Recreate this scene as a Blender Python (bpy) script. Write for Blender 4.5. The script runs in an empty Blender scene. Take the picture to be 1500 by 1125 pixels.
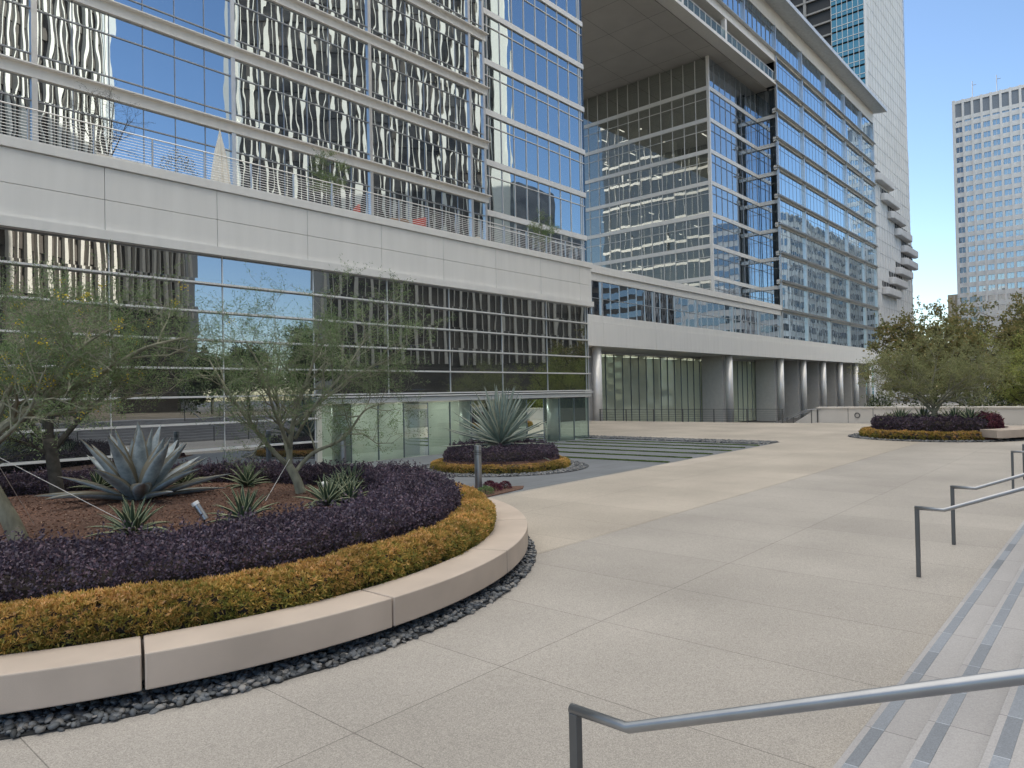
import bpy, bmesh, math, random
import numpy as np
from mathutils import Vector, Matrix
random.seed(7); RNG = np.random.default_rng(7)
S = bpy.context.scene; COL = S.collection
# ---------------------------------------------------------------- camera
cd = bpy.data.cameras.new('camera'); cam = bpy.data.objects.new('camera', cd); COL.objects.link(cam)
YAW, PIT, ROL = .720620579, .0137647556, -.0204473551
D = Vector((math.cos(YAW)*math.cos(PIT), math.sin(YAW)*math.cos(PIT), math.sin(PIT)))
r0 = Vector((math.sin(YAW), -math.cos(YAW), 0)); u0 = r0.cross(D)
RR = math.cos(ROL)*r0 + math.sin(ROL)*u0; UU = -math.sin(ROL)*r0 + math.cos(ROL)*u0
m = Matrix((RR, UU, -D)).transposed().to_4x4(); m.translation = (0, 0, 2.5)
cam.matrix_world = m; cd.lens = 36*1033.37/1500; cd.clip_end = 6000; cd.clip_start = .05
S.camera = cam
# ---------------------------------------------------------------- world, sun, exposure
SUN_AZ = math.radians(59); SUN_EL = math.radians(13)      # azimuth measured from +X
W = bpy.data.worlds.new('World'); S.world = W; W.use_nodes = True
wn = W.node_tree; bg = wn.nodes['Background']; sk = wn.nodes.new('ShaderNodeTexSky')
sk.sky_type = 'NISHITA'; sk.sun_disc = False; sk.sun_elevation = SUN_EL; sk.sun_rotation = math.radians(90)-SUN_AZ
sk.air_density = 1.0; sk.dust_density = .25; sk.ozone_density = 2.2; sk.altitude = 300
wb = wn.nodes.new('ShaderNodeMixRGB'); wb.blend_type = 'MULTIPLY'; wb.inputs[0].default_value = 1; wb.inputs[2].default_value = (.69, .67, .71, 1)
wn.links.new(sk.outputs[0], wb.inputs[1])
# added unseen brightness high overhead to lift the shaded plaza, clear blue lower down
tc = wn.nodes.new('ShaderNodeTexCoord'); sx = wn.nodes.new('ShaderNodeSeparateXYZ'); wn.links.new(tc.outputs['Generated'], sx.inputs[0])
mr_ = wn.nodes.new('ShaderNodeMapRange'); mr_.interpolation_type = 'SMOOTHSTEP'; mr_.inputs[1].default_value = .52; mr_.inputs[2].default_value = .70; wn.links.new(sx.outputs['Z'], mr_.inputs[0])
vl = wn.nodes.new('ShaderNodeMixRGB'); vl.blend_type = 'MIX'; wn.links.new(mr_.outputs[0], vl.inputs[0]); wn.links.new(wb.outputs[0], vl.inputs[1]); vl.inputs[2].default_value = (6.6, 6.35, 5.9, 1)
wn.links.new(vl.outputs[0], bg.inputs[0]); bg.inputs[1].default_value = .15
sd = bpy.data.lights.new('sun', 'SUN'); sun = bpy.data.objects.new('sun', sd); COL.objects.link(sun)
sd.energy = 3.6; sd.angle = math.radians(.5); sd.color = (1, .92, .80)
sv = Vector((math.cos(SUN_AZ)*math.cos(SUN_EL), math.sin(SUN_AZ)*math.cos(SUN_EL), math.sin(SUN_EL)))
sun.rotation_euler = sv.to_track_quat('Z', 'Y').to_euler(); sun.location = (0, 0, 90)
S.view_settings.view_transform = 'Standard'; S.view_settings.look = 'None'; S.view_settings.exposure = 1.3
S.cycles.max_bounces = 8; S.cycles.transparent_max_bounces = 16; S.cycles.caustics_reflective = False; S.cycles.caustics_refractive = False
S.cycles.sample_clamp_indirect = 6
# ---------------------------------------------------------------- materials
def newmat(n):
    mt = bpy.data.materials.new(n); mt.use_nodes = True; return mt, mt.node_tree, mt.node_tree.nodes['Principled BSDF']
def N(nt, t, **k):
    n = nt.nodes.new('ShaderNode'+t)
    for a, b in k.items(): setattr(n, a, b)
    return n
def ramp(nt, stops):
    r = N(nt, 'ValToRGB'); e = r.color_ramp.elements
    while len(e) < len(stops): e.new(.5)
    for q, (p, c) in zip(e, stops): q.position = p; q.color = (*c, 1)
    return r
def mulc(nt, a, b, fac=1.0, mode='MULTIPLY'):
    x = N(nt, 'MixRGB', blend_type=mode); x.inputs[0].default_value = fac
    for i, s in ((1, a), (2, b)):
        if isinstance(s, tuple): x.inputs[i].default_value = (*s, 1)
        else: nt.links.new(s, x.inputs[i])
    return x.outputs[0]
def basic(n, col, rough=.6, metal=0., var=.12, scale=3., bump=0., bscale=60., stretch=(1, 1, 1), spec=.5):
    mt, nt, p = newmat(n); g = N(nt, 'NewGeometry')
    mp = N(nt, 'Mapping'); mp.inputs['Scale'].default_value = stretch; nt.links.new(g.outputs['Position'], mp.inputs[0])
    no = N(nt, 'TexNoise'); no.inputs['Scale'].default_value = scale; no.inputs['Detail'].default_value = 6
    nt.links.new(mp.outputs[0], no.inputs[0])
    r = ramp(nt, [(.3, tuple(c*(1-var) for c in col)), (.7, tuple(min(1, c*(1+var)) for c in col))])
    nt.links.new(no.outputs[0], r.inputs[0]); nt.links.new(r.outputs[0], p.inputs['Base Color'])
    p.inputs['Roughness'].default_value = rough; p.inputs['Metallic'].default_value = metal
    p.inputs['Specular IOR Level'].default_value = spec
    if bump:
        n2 = N(nt, 'TexNoise'); n2.inputs['Scale'].default_value = bscale; n2.inputs['Detail'].default_value = 4
        nt.links.new(mp.outputs[0], n2.inputs[0])
        b = N(nt, 'Bump'); b.inputs['Distance'].default_value = bump; nt.links.new(n2.outputs[0], b.inputs['Height']); nt.links.new(b.outputs[0], p.inputs['Normal'])
    return mt
def math_(nt, op, a, b=None):
    x = N(nt, 'Math', operation=op)
    for i, s in ((0, a), (1, b)):
        if s is None: continue
        if isinstance(s, (int, float)): x.inputs[i].default_value = s
        else: nt.links.new(s, x.inputs[i])
    return x.outputs[0]
def concrete_slabs(n, col, xs, ys, x_off, y_off, joint=.0045, speck=.55, tone=.05, jcol=.5):
    """cast aggregate slabs: fine speckle, per-slab tone and narrow saw-cut joints"""
    mt, nt, p = newmat(n); g = N(nt, 'NewGeometry'); sp = N(nt, 'SeparateXYZ'); nt.links.new(g.outputs['Position'], sp.inputs[0])
    cell = []
    masks = []
    for ax, s, off in (('X', xs, x_off), ('Y', ys, y_off)):
        u = math_(nt, 'DIVIDE', math_(nt, 'SUBTRACT', sp.outputs[ax], off), s)
        fl = math_(nt, 'FLOOR', u); cell.append(fl); fr = math_(nt, 'SUBTRACT', u, fl)
        d = math_(nt, 'MINIMUM', fr, math_(nt, 'SUBTRACT', 1., fr)); masks.append(math_(nt, 'LESS_THAN', d, joint/s))
    jm = math_(nt, 'MAXIMUM', *masks)
    cb = N(nt, 'CombineXYZ'); nt.links.new(cell[0], cb.inputs[0]); nt.links.new(cell[1], cb.inputs[1])
    wnz = N(nt, 'TexWhiteNoise'); nt.links.new(cb.outputs[0], wnz.inputs[0])
    slab = N(nt, 'MapRange'); nt.links.new(wnz.outputs['Value'], slab.inputs[0]); slab.inputs[3].default_value = 1-tone; slab.inputs[4].default_value = 1+tone
    n1 = N(nt, 'TexNoise'); n1.inputs['Scale'].default_value = 105; n1.inputs['Detail'].default_value = 2; n1.inputs['Roughness'].default_value = .9
    nt.links.new(g.outputs['Position'], n1.inputs[0])
    s1 = N(nt, 'MapRange'); nt.links.new(n1.outputs[0], s1.inputs[0]); s1.inputs[1].default_value = .36; s1.inputs[2].default_value = .64; s1.inputs[3].default_value = 1-speck; s1.inputs[4].default_value = 1+speck
    n2 = N(nt, 'TexNoise'); n2.inputs['Scale'].default_value = .35; n2.inputs['Detail'].default_value = 5; nt.links.new(g.outputs['Position'], n2.inputs[0])
    s2 = N(nt, 'MapRange'); nt.links.new(n2.outputs[0], s2.inputs[0]); s2.inputs[1].default_value = .3; s2.inputs[2].default_value = .7; s2.inputs[3].default_value = .84; s2.inputs[4].default_value = 1.1
    v3 = N(nt, 'TexNoise'); v3.inputs['Scale'].default_value = 1.7; v3.inputs['Detail'].default_value = 8; v3.inputs['Roughness'].default_value = .75; nt.links.new(g.outputs['Position'], v3.inputs[0])
    st = N(nt, 'MapRange'); nt.links.new(v3.outputs[0], st.inputs[0]); st.inputs[1].default_value = .62; st.inputs[2].default_value = .78; st.inputs[3].default_value = 1.; st.inputs[4].default_value = .74
    gr = None
    for cell_, amp_ in ((.0065, speck*.42), (.012, speck*.18)):
        sc_ = N(nt, 'VectorMath', operation='SCALE'); nt.links.new(g.outputs['Position'], sc_.inputs[0]); sc_.inputs['Scale'].default_value = 1/cell_
        vo = N(nt, 'TexVoronoi'); nt.links.new(sc_.outputs[0], vo.inputs['Vector']); vo.inputs['Scale'].default_value = 1
        sep = N(nt, 'SeparateColor'); nt.links.new(vo.outputs['Color'], sep.inputs[0])
        q_ = N(nt, 'MapRange'); nt.links.new(sep.outputs[0], q_.inputs[0]); q_.inputs[3].default_value = 1-amp_; q_.inputs[4].default_value = 1+amp_
        gr = q_.outputs[0] if gr is None else math_(nt, 'MULTIPLY', gr, q_.outputs[0])
    s1.inputs[3].default_value = 1-speck*.25; s1.inputs[4].default_value = 1+speck*.25
    s1m = math_(nt, 'MULTIPLY', gr, s1.outputs[0])
    f = math_(nt, 'MULTIPLY', math_(nt, 'MULTIPLY', slab.outputs[0], s1m), math_(nt, 'MULTIPLY', s2.outputs[0], st.outputs[0]))
    f = math_(nt, 'MULTIPLY', f, math_(nt, 'SUBTRACT', 1., math_(nt, 'MULTIPLY', jm, 1-jcol)))
    vm = N(nt, 'VectorMath', operation='SCALE'); vm.inputs[0].default_value = col; nt.links.new(f, vm.inputs['Scale'])
    nt.links.new(vm.outputs[0], p.inputs['Base Color']); p.inputs['Roughness'].default_value = .72; p.inputs['Specular IOR Level'].default_value = .35
    b = N(nt, 'Bump'); b.inputs['Distance'].default_value = .0002; nt.links.new(n1.outputs[0], b.inputs['Height']); nt.links.new(b.outputs[0], p.inputs['Normal'])
    return mt
def glass(n, base=(.012, .014, .018), room_light=None, room_light_share=.35, r0=.5, tint=(.86, .92, 1.), pane=(1.45, 1.45, 1.9), amp=.004, scale=.9, tilt=.006, transp=None, off=(.4, .4, .4), inside=None):
    """coated facade glass: mirror layer over a dark (or see-through) pane, each pane slightly bowed"""
    mt, nt, p = newmat(n); out = nt.nodes['Material Output']; nt.nodes.remove(p)
    g = N(nt, 'NewGeometry')
    dv = N(nt, 'VectorMath', operation='DIVIDE'); dv.inputs[1].default_value = pane
    ad = N(nt, 'VectorMath', operation='SUBTRACT'); nt.links.new(g.outputs['Position'], ad.inputs[0]); ad.inputs[1].default_value = off; nt.links.new(ad.outputs[0], dv.inputs[0])
    fl = N(nt, 'VectorMath', operation='FLOOR'); nt.links.new(dv.outputs[0], fl.inputs[0])
    w = N(nt, 'TexWhiteNoise'); nt.links.new(fl.outputs[0], w.inputs[0])
    sc = N(nt, 'VectorMath', operation='SCALE'); nt.links.new(w.outputs['Color'], sc.inputs[0]); sc.inputs['Scale'].default_value = 20
    ms = N(nt, 'VectorMath', operation='MULTIPLY'); nt.links.new(g.outputs['Position'], ms.inputs[0]); ms.inputs[1].default_value = (1, 1, .45)
    a2 = N(nt, 'VectorMath', operation='ADD'); nt.links.new(ms.outputs[0], a2.inputs[0]); nt.links.new(sc.outputs[0], a2.inputs[1])
    no = N(nt, 'TexNoise'); no.inputs['Scale'].default_value = scale; no.inputs['Detail'].default_value = 1.2; nt.links.new(a2.outputs[0], no.inputs[0])
    b = N(nt, 'Bump'); b.inputs['Distance'].default_value = amp; b.inputs['Strength'].default_value = 1; nt.links.new(no.outputs[0], b.inputs['Height'])
    c = N(nt, 'VectorMath', operation='SUBTRACT'); nt.links.new(w.outputs['Color'], c.inputs[0]); c.inputs[1].default_value = (.5, .5, .5)
    c2 = N(nt, 'VectorMath', operation='SCALE'); nt.links.new(c.outputs[0], c2.inputs[0]); c2.inputs['Scale'].default_value = tilt
    nn = N(nt, 'VectorMath', operation='ADD'); nt.links.new(b.outputs[0], nn.inputs[0]); nt.links.new(c2.outputs[0], nn.inputs[1])
    nz = N(nt, 'VectorMath', operation='NORMALIZE'); nt.links.new(nn.outputs[0], nz.inputs[0])
    gl = N(nt, 'BsdfGlossy'); gl.inputs['Roughness'].default_value = .0; gl.inputs['Color'].default_value = (*tint, 1); nt.links.new(nz.outputs[0], gl.inputs['Normal'])
    if transp:
        un = N(nt, 'BsdfTransparent'); un.inputs[0].default_value = (*transp, 1)
        if room_light:
            di = N(nt, 'BsdfDiffuse'); di.inputs[0].default_value = (*room_light, 1); m2 = N(nt, 'MixShader'); m2.inputs[0].default_value = room_light_share  # diffuse share brightens the pane in place of light from rooms behind
            nt.links.new(un.outputs[0], m2.inputs[1]); nt.links.new(di.outputs[0], m2.inputs[2]); un = m2
    else:
        un = N(nt, 'BsdfDiffuse'); un.inputs[0].default_value = (*base, 1)
        if inside:   # blinds and rooms of different tone behind the panes
            w2 = N(nt, 'MapRange'); nt.links.new(w.outputs['Value'], w2.inputs[0]); w2.inputs[3].default_value = .4; w2.inputs[4].default_value = 1.8
            v = N(nt, 'VectorMath', operation='SCALE'); v.inputs[0].default_value = base; nt.links.new(w2.outputs[0], v.inputs['Scale']); nt.links.new(v.outputs[0], un.inputs[0])
    fr = N(nt, 'Fresnel'); fr.inputs[0].default_value = 1.5
    fac = math_(nt, 'ADD', math_(nt, 'MULTIPLY', fr.outputs[0], 1-r0), r0)
    mx = N(nt, 'MixShader'); nt.links.new(fac, mx.inputs[0]); nt.links.new(un.outputs[0], mx.inputs[1]); nt.links.new(gl.outputs[0], mx.inputs[2])
    nt.links.new(mx.outputs[0], out.inputs[0]); return mt
def leafmat(n, cols, rough=.55, sub=.25):
    mt, nt, p = newmat(n); g = N(nt, 'NewGeometry')
    k = len(cols); r = ramp(nt, [(i/(k-1), c) for i, c in enumerate(cols)]); nt.links.new(g.outputs['Random Per Island'], r.inputs[0])
    no = N(nt, 'TexNoise'); no.inputs['Scale'].default_value = 1.3; nt.links.new(g.outputs['Position'], no.inputs[0])
    mr = N(nt, 'MapRange'); nt.links.new(no.outputs[0], mr.inputs[0]); mr.inputs[1].default_value = .3; mr.inputs[2].default_value = .7; mr.inputs[3].default_value = .75; mr.inputs[4].default_value = 1.25
    vm = N(nt, 'VectorMath', operation='SCALE'); nt.links.new(r.outputs[0], vm.inputs[0]); nt.links.new(mr.outputs[0], vm.inputs['Scale'])
    nt.links.new(vm.outputs[0], p.inputs['Base Color']); p.inputs['Roughness'].default_value = rough; p.inputs['Specular IOR Level'].default_value = .3
    out = nt.nodes['Material Output']; tr = N(nt, 'BsdfTranslucent'); nt.links.new(vm.outputs[0], tr.inputs[0])
    mx = N(nt, 'MixShader'); mx.inputs[0].default_value = sub; nt.links.new(p.outputs[0], mx.inputs[1]); nt.links.new(tr.outputs[0], mx.inputs[2]); nt.links.new(mx.outputs[0], out.inputs[0])
    return mt
def emit(n, col, s):
    mt, nt, p = newmat(n); p.inputs['Emission Color'].default_value = (*col, 1); p.inputs['Emission Strength'].default_value = s; p.inputs['Base Color'].default_value = (*col, 1); return mt
M = {}
M['plaza'] = concrete_slabs('plaza_concrete', (.375, .352, .325), 1.63, 5.24, 1.53, 4.41)
M['plaza_sun_tint'] = concrete_slabs('sun_tinted_concrete', (.43, .39, .34), 1.63, 2.62, 1.53, 1.79, speck=.5)  # warmer, lighter copy of the plaza slabs: sunlight put into the colour
M['terrace'] = concrete_slabs('terrace_concrete', (.26, .22, .17), 1.63, 2.62, 1.53, 1.79)
M['paver'] = concrete_slabs('grey_stone_pavers', (.17, .185, .205), 1.2, .6, .1, .2, joint=.008, speck=.1, tone=.05, jcol=.6)
M['pale_slab'] = concrete_slabs('pale_concrete', (.47, .425, .375), 2.4, 1.6, .3, .4, speck=.12)
M['tread'] = concrete_slabs('step_granite', (.38, .375, .385), 1.22, 40, .4, 20, speck=.22, joint=.004, tone=.08)
M['stripe'] = concrete_slabs('step_stripe_tile', (.235, .26, .30), .61, 40, .4, 20, speck=.25, joint=.004, tone=.2, jcol=1.8)
M['ground'] = basic('asphalt_ground', (.07, .07, .07), .9, scale=.3)
M['bench'] = basic('cast_stone', (.49, .415, .355), .65, var=.10, scale=1.6, bump=.0012, bscale=150)
M['panel'] = basic('metal_cladding', (.80, .79, .765), .5, .1, var=.035, scale=1.2, stretch=(2.6, 2.6, .25))
M['white'] = basic('white_metal', (.80, .80, .79), .4, .2, var=.03)
M['alu'] = basic('aluminium', (.62, .63, .64), .3, .75, var=.05)
M['steel'] = basic('stainless_steel', (.36, .37, .39), .38, .95, var=.06, scale=8)
M['dsteel'] = basic('dark_steel_post', (.13, .135, .14), .4, .6, var=.08)
M['colm'] = basic('pale_metal_column', (.80, .79, .77), .32, .25, var=.03)
M['pierw'] = basic('grey_pier_cladding', (.64, .625, .60), .5, .1, var=.05)
M['office_lamp_and_lobby_fill'] = emit('office_lamp_and_lobby_fill_glow', (1, .95, .85), .8)
M['bridge'] = basic('dark_recess_wall', (.15, .15, .15), .6)
M['palew'] = basic('pale_wall_concrete', (.72, .68, .63), .7, var=.05, scale=.8)
M['dark'] = basic('dark_gap', (.025, .027, .03), .6)
M['soffit'] = basic('soffit_panels', (.50, .49, .47), .6, var=.06, scale=.4)
M['balc'] = basic('grey_concrete', (.56, .55, .54), .7, var=.08, scale=.5)
M['cornice'] = basic('pale_blue_metal', (.60, .64, .68), .4, .3)
M['fin'] = basic('grey_frame', (.34, .35, .37), .4, .5)
M['glassA'] = glass('tower_glass_bronze', r0=.64, tint=(.76, .89, 1.), pane=(1.4475, 9, 1.92), amp=.0034, scale=1.0, tilt=.004, off=(8.98, .3, 17.1))
M['glassB'] = glass('tower_glass_blue', r0=.60, tint=(.74, .89, 1.), pane=(1.49, 9, 3.85), amp=.0034, scale=.8, tilt=.004, off=(39.26, .3, 16.25), base=(.03, .035, .045), inside=1)
M['glassL'] = glass('podium_glass', r0=.42, tint=(.85, .92, 1.), pane=(3.37, 9, .9), amp=.0024, scale=.8, tilt=.003, off=(7.62, .3, .05), base=(.035, .038, .038))
M['glassF'] = glass('arch_front_glass', r0=.84, pane=(1.45, 9, 3.85), amp=.0045, scale=.7, tilt=.005, off=(95.15, .3, 16.4), tint=(.76, .90, 1.))
M['glassP'] = glass('arch_podium_glass', r0=.5, pane=(1.48, 9, 1.5), amp=.005, scale=.8, tilt=.005, off=(52.0, .3, 9.2), tint=(.85, .92, 1.))
M['glassS'] = glass('side_glass_clear', r0=.28, pane=(9, 1.6, 3.85), amp=.006, scale=.7, tilt=.008, off=(.4, 37.8, 16.2), room_light=(.30, .31, .27), transp=(.8, .84, .8), tint=(.9, .95, .92))
M['glassR'] = glass('recess_glass_clear', r0=.58, pane=(1.6, 1.6, 3.85), amp=.004, scale=.7, tilt=.006, off=(80.1, .3, 16.2), room_light=(.12, .15, .18), transp=(.6, .7, .8), tint=(.8, .9, 1.))
M['lobby'] = glass('lobby_clear_glass', r0=.02, pane=(1.3, 1.3, 9), amp=.001, scale=.6, tilt=.004, room_light_share=.10, room_light=(.34, .42, .39), transp=(.80, .94, .91), tint=(.9, 1., .95))
M['lobby2'] = glass('lobby_green_glass', r0=.16, pane=(1.25, 1.3, 9), amp=.005, scale=.8, tilt=.02, room_light_share=.62, room_light=(.84, .90, .70), transp=(.80, .90, .76), tint=(.85, 1., .88), off=(.1, .4, .4))
M['int_wall'] = basic('interior_wall', (.66, .64, .56), .8, var=.05)
M['int_warm'] = basic('interior_wood', (.30, .18, .09), .7)
M['int_conc'] = basic('interior_concrete', (.60, .60, .52), .7, var=.12, scale=.8)
M['int_floor'] = basic('interior_floor', (.45, .46, .42), .4)
M['lobby_fill'] = emit('lobby_fill_glow', (.95, 1., .93), 8)  # added glow that brightens the podium lobby
M['ceil'] = basic('office_ceiling', (.50, .50, .45), .8)
M['mulch'] = basic('mulch_soil', (.13, .072, .052), .95, var=.55, scale=26, bump=.02, bscale=45)
M['chip'] = leafmat('bark_chips', [(.07, .034, .024), (.21, .11, .075), (.32, .18, .12), (.12, .06, .04), (.42, .30, .22)], .9, 0)
M['pebble'] = leafmat('river_pebbles', [(.05, .055, .062), (.10, .11, .125), (.18, .19, .20), (.07, .08, .09), (.28, .27, .26), (.035, .04, .045)], .55, 0)
M['purple'] = leafmat('purple_leaves', [(.062, .050, .072), (.105, .082, .115), (.08, .064, .098), (.16, .10, .125), (.055, .046, .062), (.135, .105, .145)], .45, .15)
M['redpurple'] = leafmat('red_purple_leaves', [(.12, .03, .045), (.09, .035, .07), (.20, .05, .06), (.08, .03, .06)], .45, .2)
M['gold'] = leafmat('gold_leaves', [(.36, .19, .03), (.16, .13, .02), (.52, .24, .055), (.26, .17, .03), (.58, .28, .10), (.11, .11, .02), (.42, .24, .04)], .5, .25)
def shootmat(n, stops):
    mt = leafmat(n, [(1, 1, 1), (1, 1, 1)], .5, .25); nt = mt.node_tree; at = N(nt, 'Attribute', attribute_name='u')
    r = [x for x in nt.nodes if x.type == 'VALTORGB'][0]; nt.links.new(at.outputs['Fac'], r.inputs[0]); e = r.color_ramp.elements
    while len(e) < len(stops): e.new(.5)
    for q, (p, c) in zip(e, stops): q.position = p; q.color = (*c, 1)
    return mt
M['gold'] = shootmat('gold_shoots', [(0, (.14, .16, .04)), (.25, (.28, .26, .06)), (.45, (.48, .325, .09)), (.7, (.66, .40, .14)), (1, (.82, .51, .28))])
M['twig'] = basic('twiggy_core', (.05, .04, .035), .95)
M['palo'] = leafmat('palo_verde_leaves', [(.15, .23, .10), (.21, .30, .13), (.11, .18, .08), (.27, .34, .16), (.18, .25, .14)], .6, .35)
M['yellow'] = leafmat('yellow_flowers', [(.75, .58, .04), (.65, .48, .03), (.8, .68, .1)], .6, .3)
M['oak'] = leafmat('plane_leaves', [(.15, .17, .07), (.22, .23, .09), (.34, .27, .12), (.13, .15, .07), (.28, .29, .12), (.40, .30, .14)], .6, .5)
M['lime'] = leafmat('yellow_green_leaves', [(.34, .38, .11), (.24, .30, .09), (.46, .46, .15), (.18, .23, .08)], .6, .5)
M['dgreen'] = leafmat('dark_green_leaves', [(.045, .075, .032), (.075, .11, .045), (.06, .08, .045), (.11, .135, .06)], .5, .2)
M['olive'] = leafmat('bare_shrub_leaves', [(.16, .15, .10), (.10, .11, .07), (.20, .19, .13)], .7, .2)
M['bark'] = basic('grey_green_bark', (.24, .235, .175), .85, var=.35, scale=9, bump=.006, bscale=40, stretch=(1, 1, .4))
M['dbark'] = basic('dark_bark', (.055, .05, .042), .85, var=.4, scale=9)
M['olivepalo'] = leafmat('olive_feathery_leaves', [(.26, .28, .14), (.33, .35, .17), (.20, .23, .11), (.40, .40, .20)], .6, .45)
M['grass'] = leafmat('grass_blades', [(.10, .16, .035), (.15, .22, .06), (.07, .12, .025)], .6, .2)
M['red'] = basic('red_fabric', (.42, .05, .03), .6)
M['cream'] = basic('cream_fabric', (.72, .69, .62), .8, var=.06)
M['pier'] = basic('cream_concrete_pier', (.68, .64, .55), .7, var=.05)
M['bronze'] = basic('bronze_spandrel', (.11, .095, .08), .4, .2, var=.6, scale=.25, stretch=(.4, .4, 1.2))
M['bronzelite'] = basic('pale_grey_flank', (.40, .41, .40), .6, var=.04)
M['tconc'] = basic('tower_concrete', (.66, .655, .64), .6, var=.05, scale=.15)
M['tslab'] = basic('raw_slab', (.30, .29, .275), .8, var=.2)
M['eastg'] = glass('east_dark_glass', r0=.12, base=(.05, .055, .05), pane=(9, 1.5, 3.85), amp=.004)
M['cyan'] = glass('cyan_glass', r0=.25, base=(.06, .20, .24), pane=(3, 2.5, 2), amp=.002, tint=(.7, .95, 1.))
M['wgrid'] = basic('white_precast', (.72, .72, .72), .6, var=.05)
M['winblue'] = glass('grid_tower_glass', r0=.5, base=(.26, .34, .38), pane=(9, 2.83, 3.9), off=(0, .9, .2), amp=.01, tilt=.03, tint=(.75, .85, .9))
M['windark'] = glass('grid_tower_dark_glass', r0=.18, base=(.04, .05, .06), pane=(9, 2.83, 3.9), amp=.01)
M['beigeb'] = basic('beige_render', (.62, .57, .47), .8)
M['louver'] = basic('grey_louvre', (.22, .25, .29), .5, .2)
def agave_mat(n, a, b, edge):
    mt, nt, p = newmat(n); g = N(nt, 'NewGeometry'); at = N(nt, 'Attribute', attribute_name='u')
    no = N(nt, 'TexNoise'); no.inputs['Scale'].default_value = 5; no.inputs['Detail'].default_value = 7; no.inputs['Roughness'].default_value = .7; nt.links.new(g.outputs['Position'], no.inputs[0])
    r = ramp(nt, [(.3, a), (.7, b)]); nt.links.new(no.outputs[0], r.inputs[0])
    e = math_(nt, 'GREATER_THAN', math_(nt, 'ABSOLUTE', at.outputs['Fac']), .8)
    mx = N(nt, 'MixRGB'); nt.links.new(e, mx.inputs[0]); nt.links.new(r.outputs[0], mx.inputs[1]); mx.inputs[2].default_value = (*edge, 1)
    hv = mulc(nt, mx.outputs[0], (1, 1, 1)); nt.links.new(hv, p.inputs['Base Color']); p.inputs['Roughness'].default_value = .5; return mt
M['agave'] = agave_mat('blue_agave_skin', (.16, .20, .23), (.42, .48, .52), (.24, .22, .17))
M['agave2'] = agave_mat('grey_green_agave_skin', (.16, .22, .20), (.32, .39, .35), (.42, .44, .35))
M['aloe'] = agave_mat('striped_agave_skin', (.035, .065, .04), (.08, .125, .075), (.42, .45, .28))
# ---------------------------------------------------------------- mesh helpers
class MB:
    def __init__(s): s.v = []; s.f = []
    def add(s, vs, fs):
        o = len(s.v); s.v += [tuple(v) for v in vs]; s.f += [tuple(i+o for i in f) for f in fs]
    def box(s, x0, x1, y0, y1, z0, z1):
        s.add([(x, y, z) for x in (x0, x1) for y in (y0, y1) for z in (z0, z1)],
              [(0, 1, 3, 2), (4, 6, 7, 5), (0, 4, 5, 1), (2, 3, 7, 6), (0, 2, 6, 4), (1, 5, 7, 3)])
    def quad(s, a, b, c, d): s.add([a, b, c, d], [(0, 1, 2, 3)])
    def tube(s, pts, rad, n=8, cap=True):
        pts = [Vector(p) for p in pts]; rad = rad if isinstance(rad, (list, tuple)) else [rad]*len(pts)
        rings = []; ref = None
        for i, p in enumerate(pts):
            t = (pts[min(i+1, len(pts)-1)]-pts[max(i-1, 0)])
            t = t.normalized() if t.length > 1e-6 else Vector((0, 0, 1))
            if ref is None: ref = t.orthogonal().normalized()
            a = (ref - t*ref.dot(t)); a = a.normalized() if a.length > 1e-4 else t.orthogonal().normalized(); ref = a; b = t.cross(a)
            rings.append([p + (a*math.cos(2*math.pi*k/n) + b*math.sin(2*math.pi*k/n))*rad[i] for k in range(n)])
        o = len(s.v)
        for r in rings: s.v += [tuple(q) for q in r]
        for i in range(len(rings)-1):
            for k in range(n):
                a = o+i*n+k; b = o+i*n+(k+1) % n; s.f.append((a, b, b+n, a+n))
        if cap: s.f.append(tuple(o+k for k in range(n))[::-1]); s.f.append(tuple(o+(len(rings)-1)*n+k for k in range(n)))
    def cyl(s, c, r, z0, z1, n=24, r2=None): s.tube([(c[0], c[1], z0), (c[0], c[1], z1)], [r, r if r2 is None else r2], n)
    def prism(s, poly, z0, z1):
        n = len(poly); s.add([(x, y, z0) for x, y in poly]+[(x, y, z1) for x, y in poly],
              [tuple(range(n))[::-1], tuple(range(n, 2*n))]+[(i, (i+1) % n, n+(i+1) % n, n+i) for i in range(n)])
    def build(s, name, mat, parent=None, smooth=False, bevel=0, loc=None):
        me = bpy.data.meshes.new(name); me.from_pydata(s.v, [], s.f); me.materials.append(mat)
        if len(s.f) < 40000:
            bm = bmesh.new(); bm.from_mesh(me); bmesh.ops.recalc_face_normals(bm, faces=bm.faces); bm.to_mesh(me); bm.free()
        if smooth: me.polygons.foreach_set('use_smooth', [True]*len(me.polygons))
        return link(name, me, parent, bevel)
def link(name, me, parent=None, bevel=0):
    o = bpy.data.objects.new(name, me); COL.objects.link(o)
    if parent:
        o.parent = parent; o.matrix_parent_inverse = Matrix.Translation(parent.location).inverted() if not parent.rotation_euler.z else parent.matrix_basis.inverted()
    if bevel: b = o.modifiers.new('bevel', 'BEVEL'); b.width = bevel; b.segments = 2; b.limit_method = 'ANGLE'
    return o
def tag(o, label=None, cat=None, group=None, kind=None):
    if label: o['label'] = label
    if cat: o['category'] = cat
    if group: o['group'] = group
    if kind: o['kind'] = kind
    return o
def thing(name, loc, label, cat, group=None):
    o = bpy.data.objects.new(name, None); COL.objects.link(o); o.location = loc; o.empty_display_size = .3
    return tag(o, label, cat, group)
def struct(name, mb, mat, **k): return tag(mb.build(name, mat, **k), kind='structure')
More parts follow.
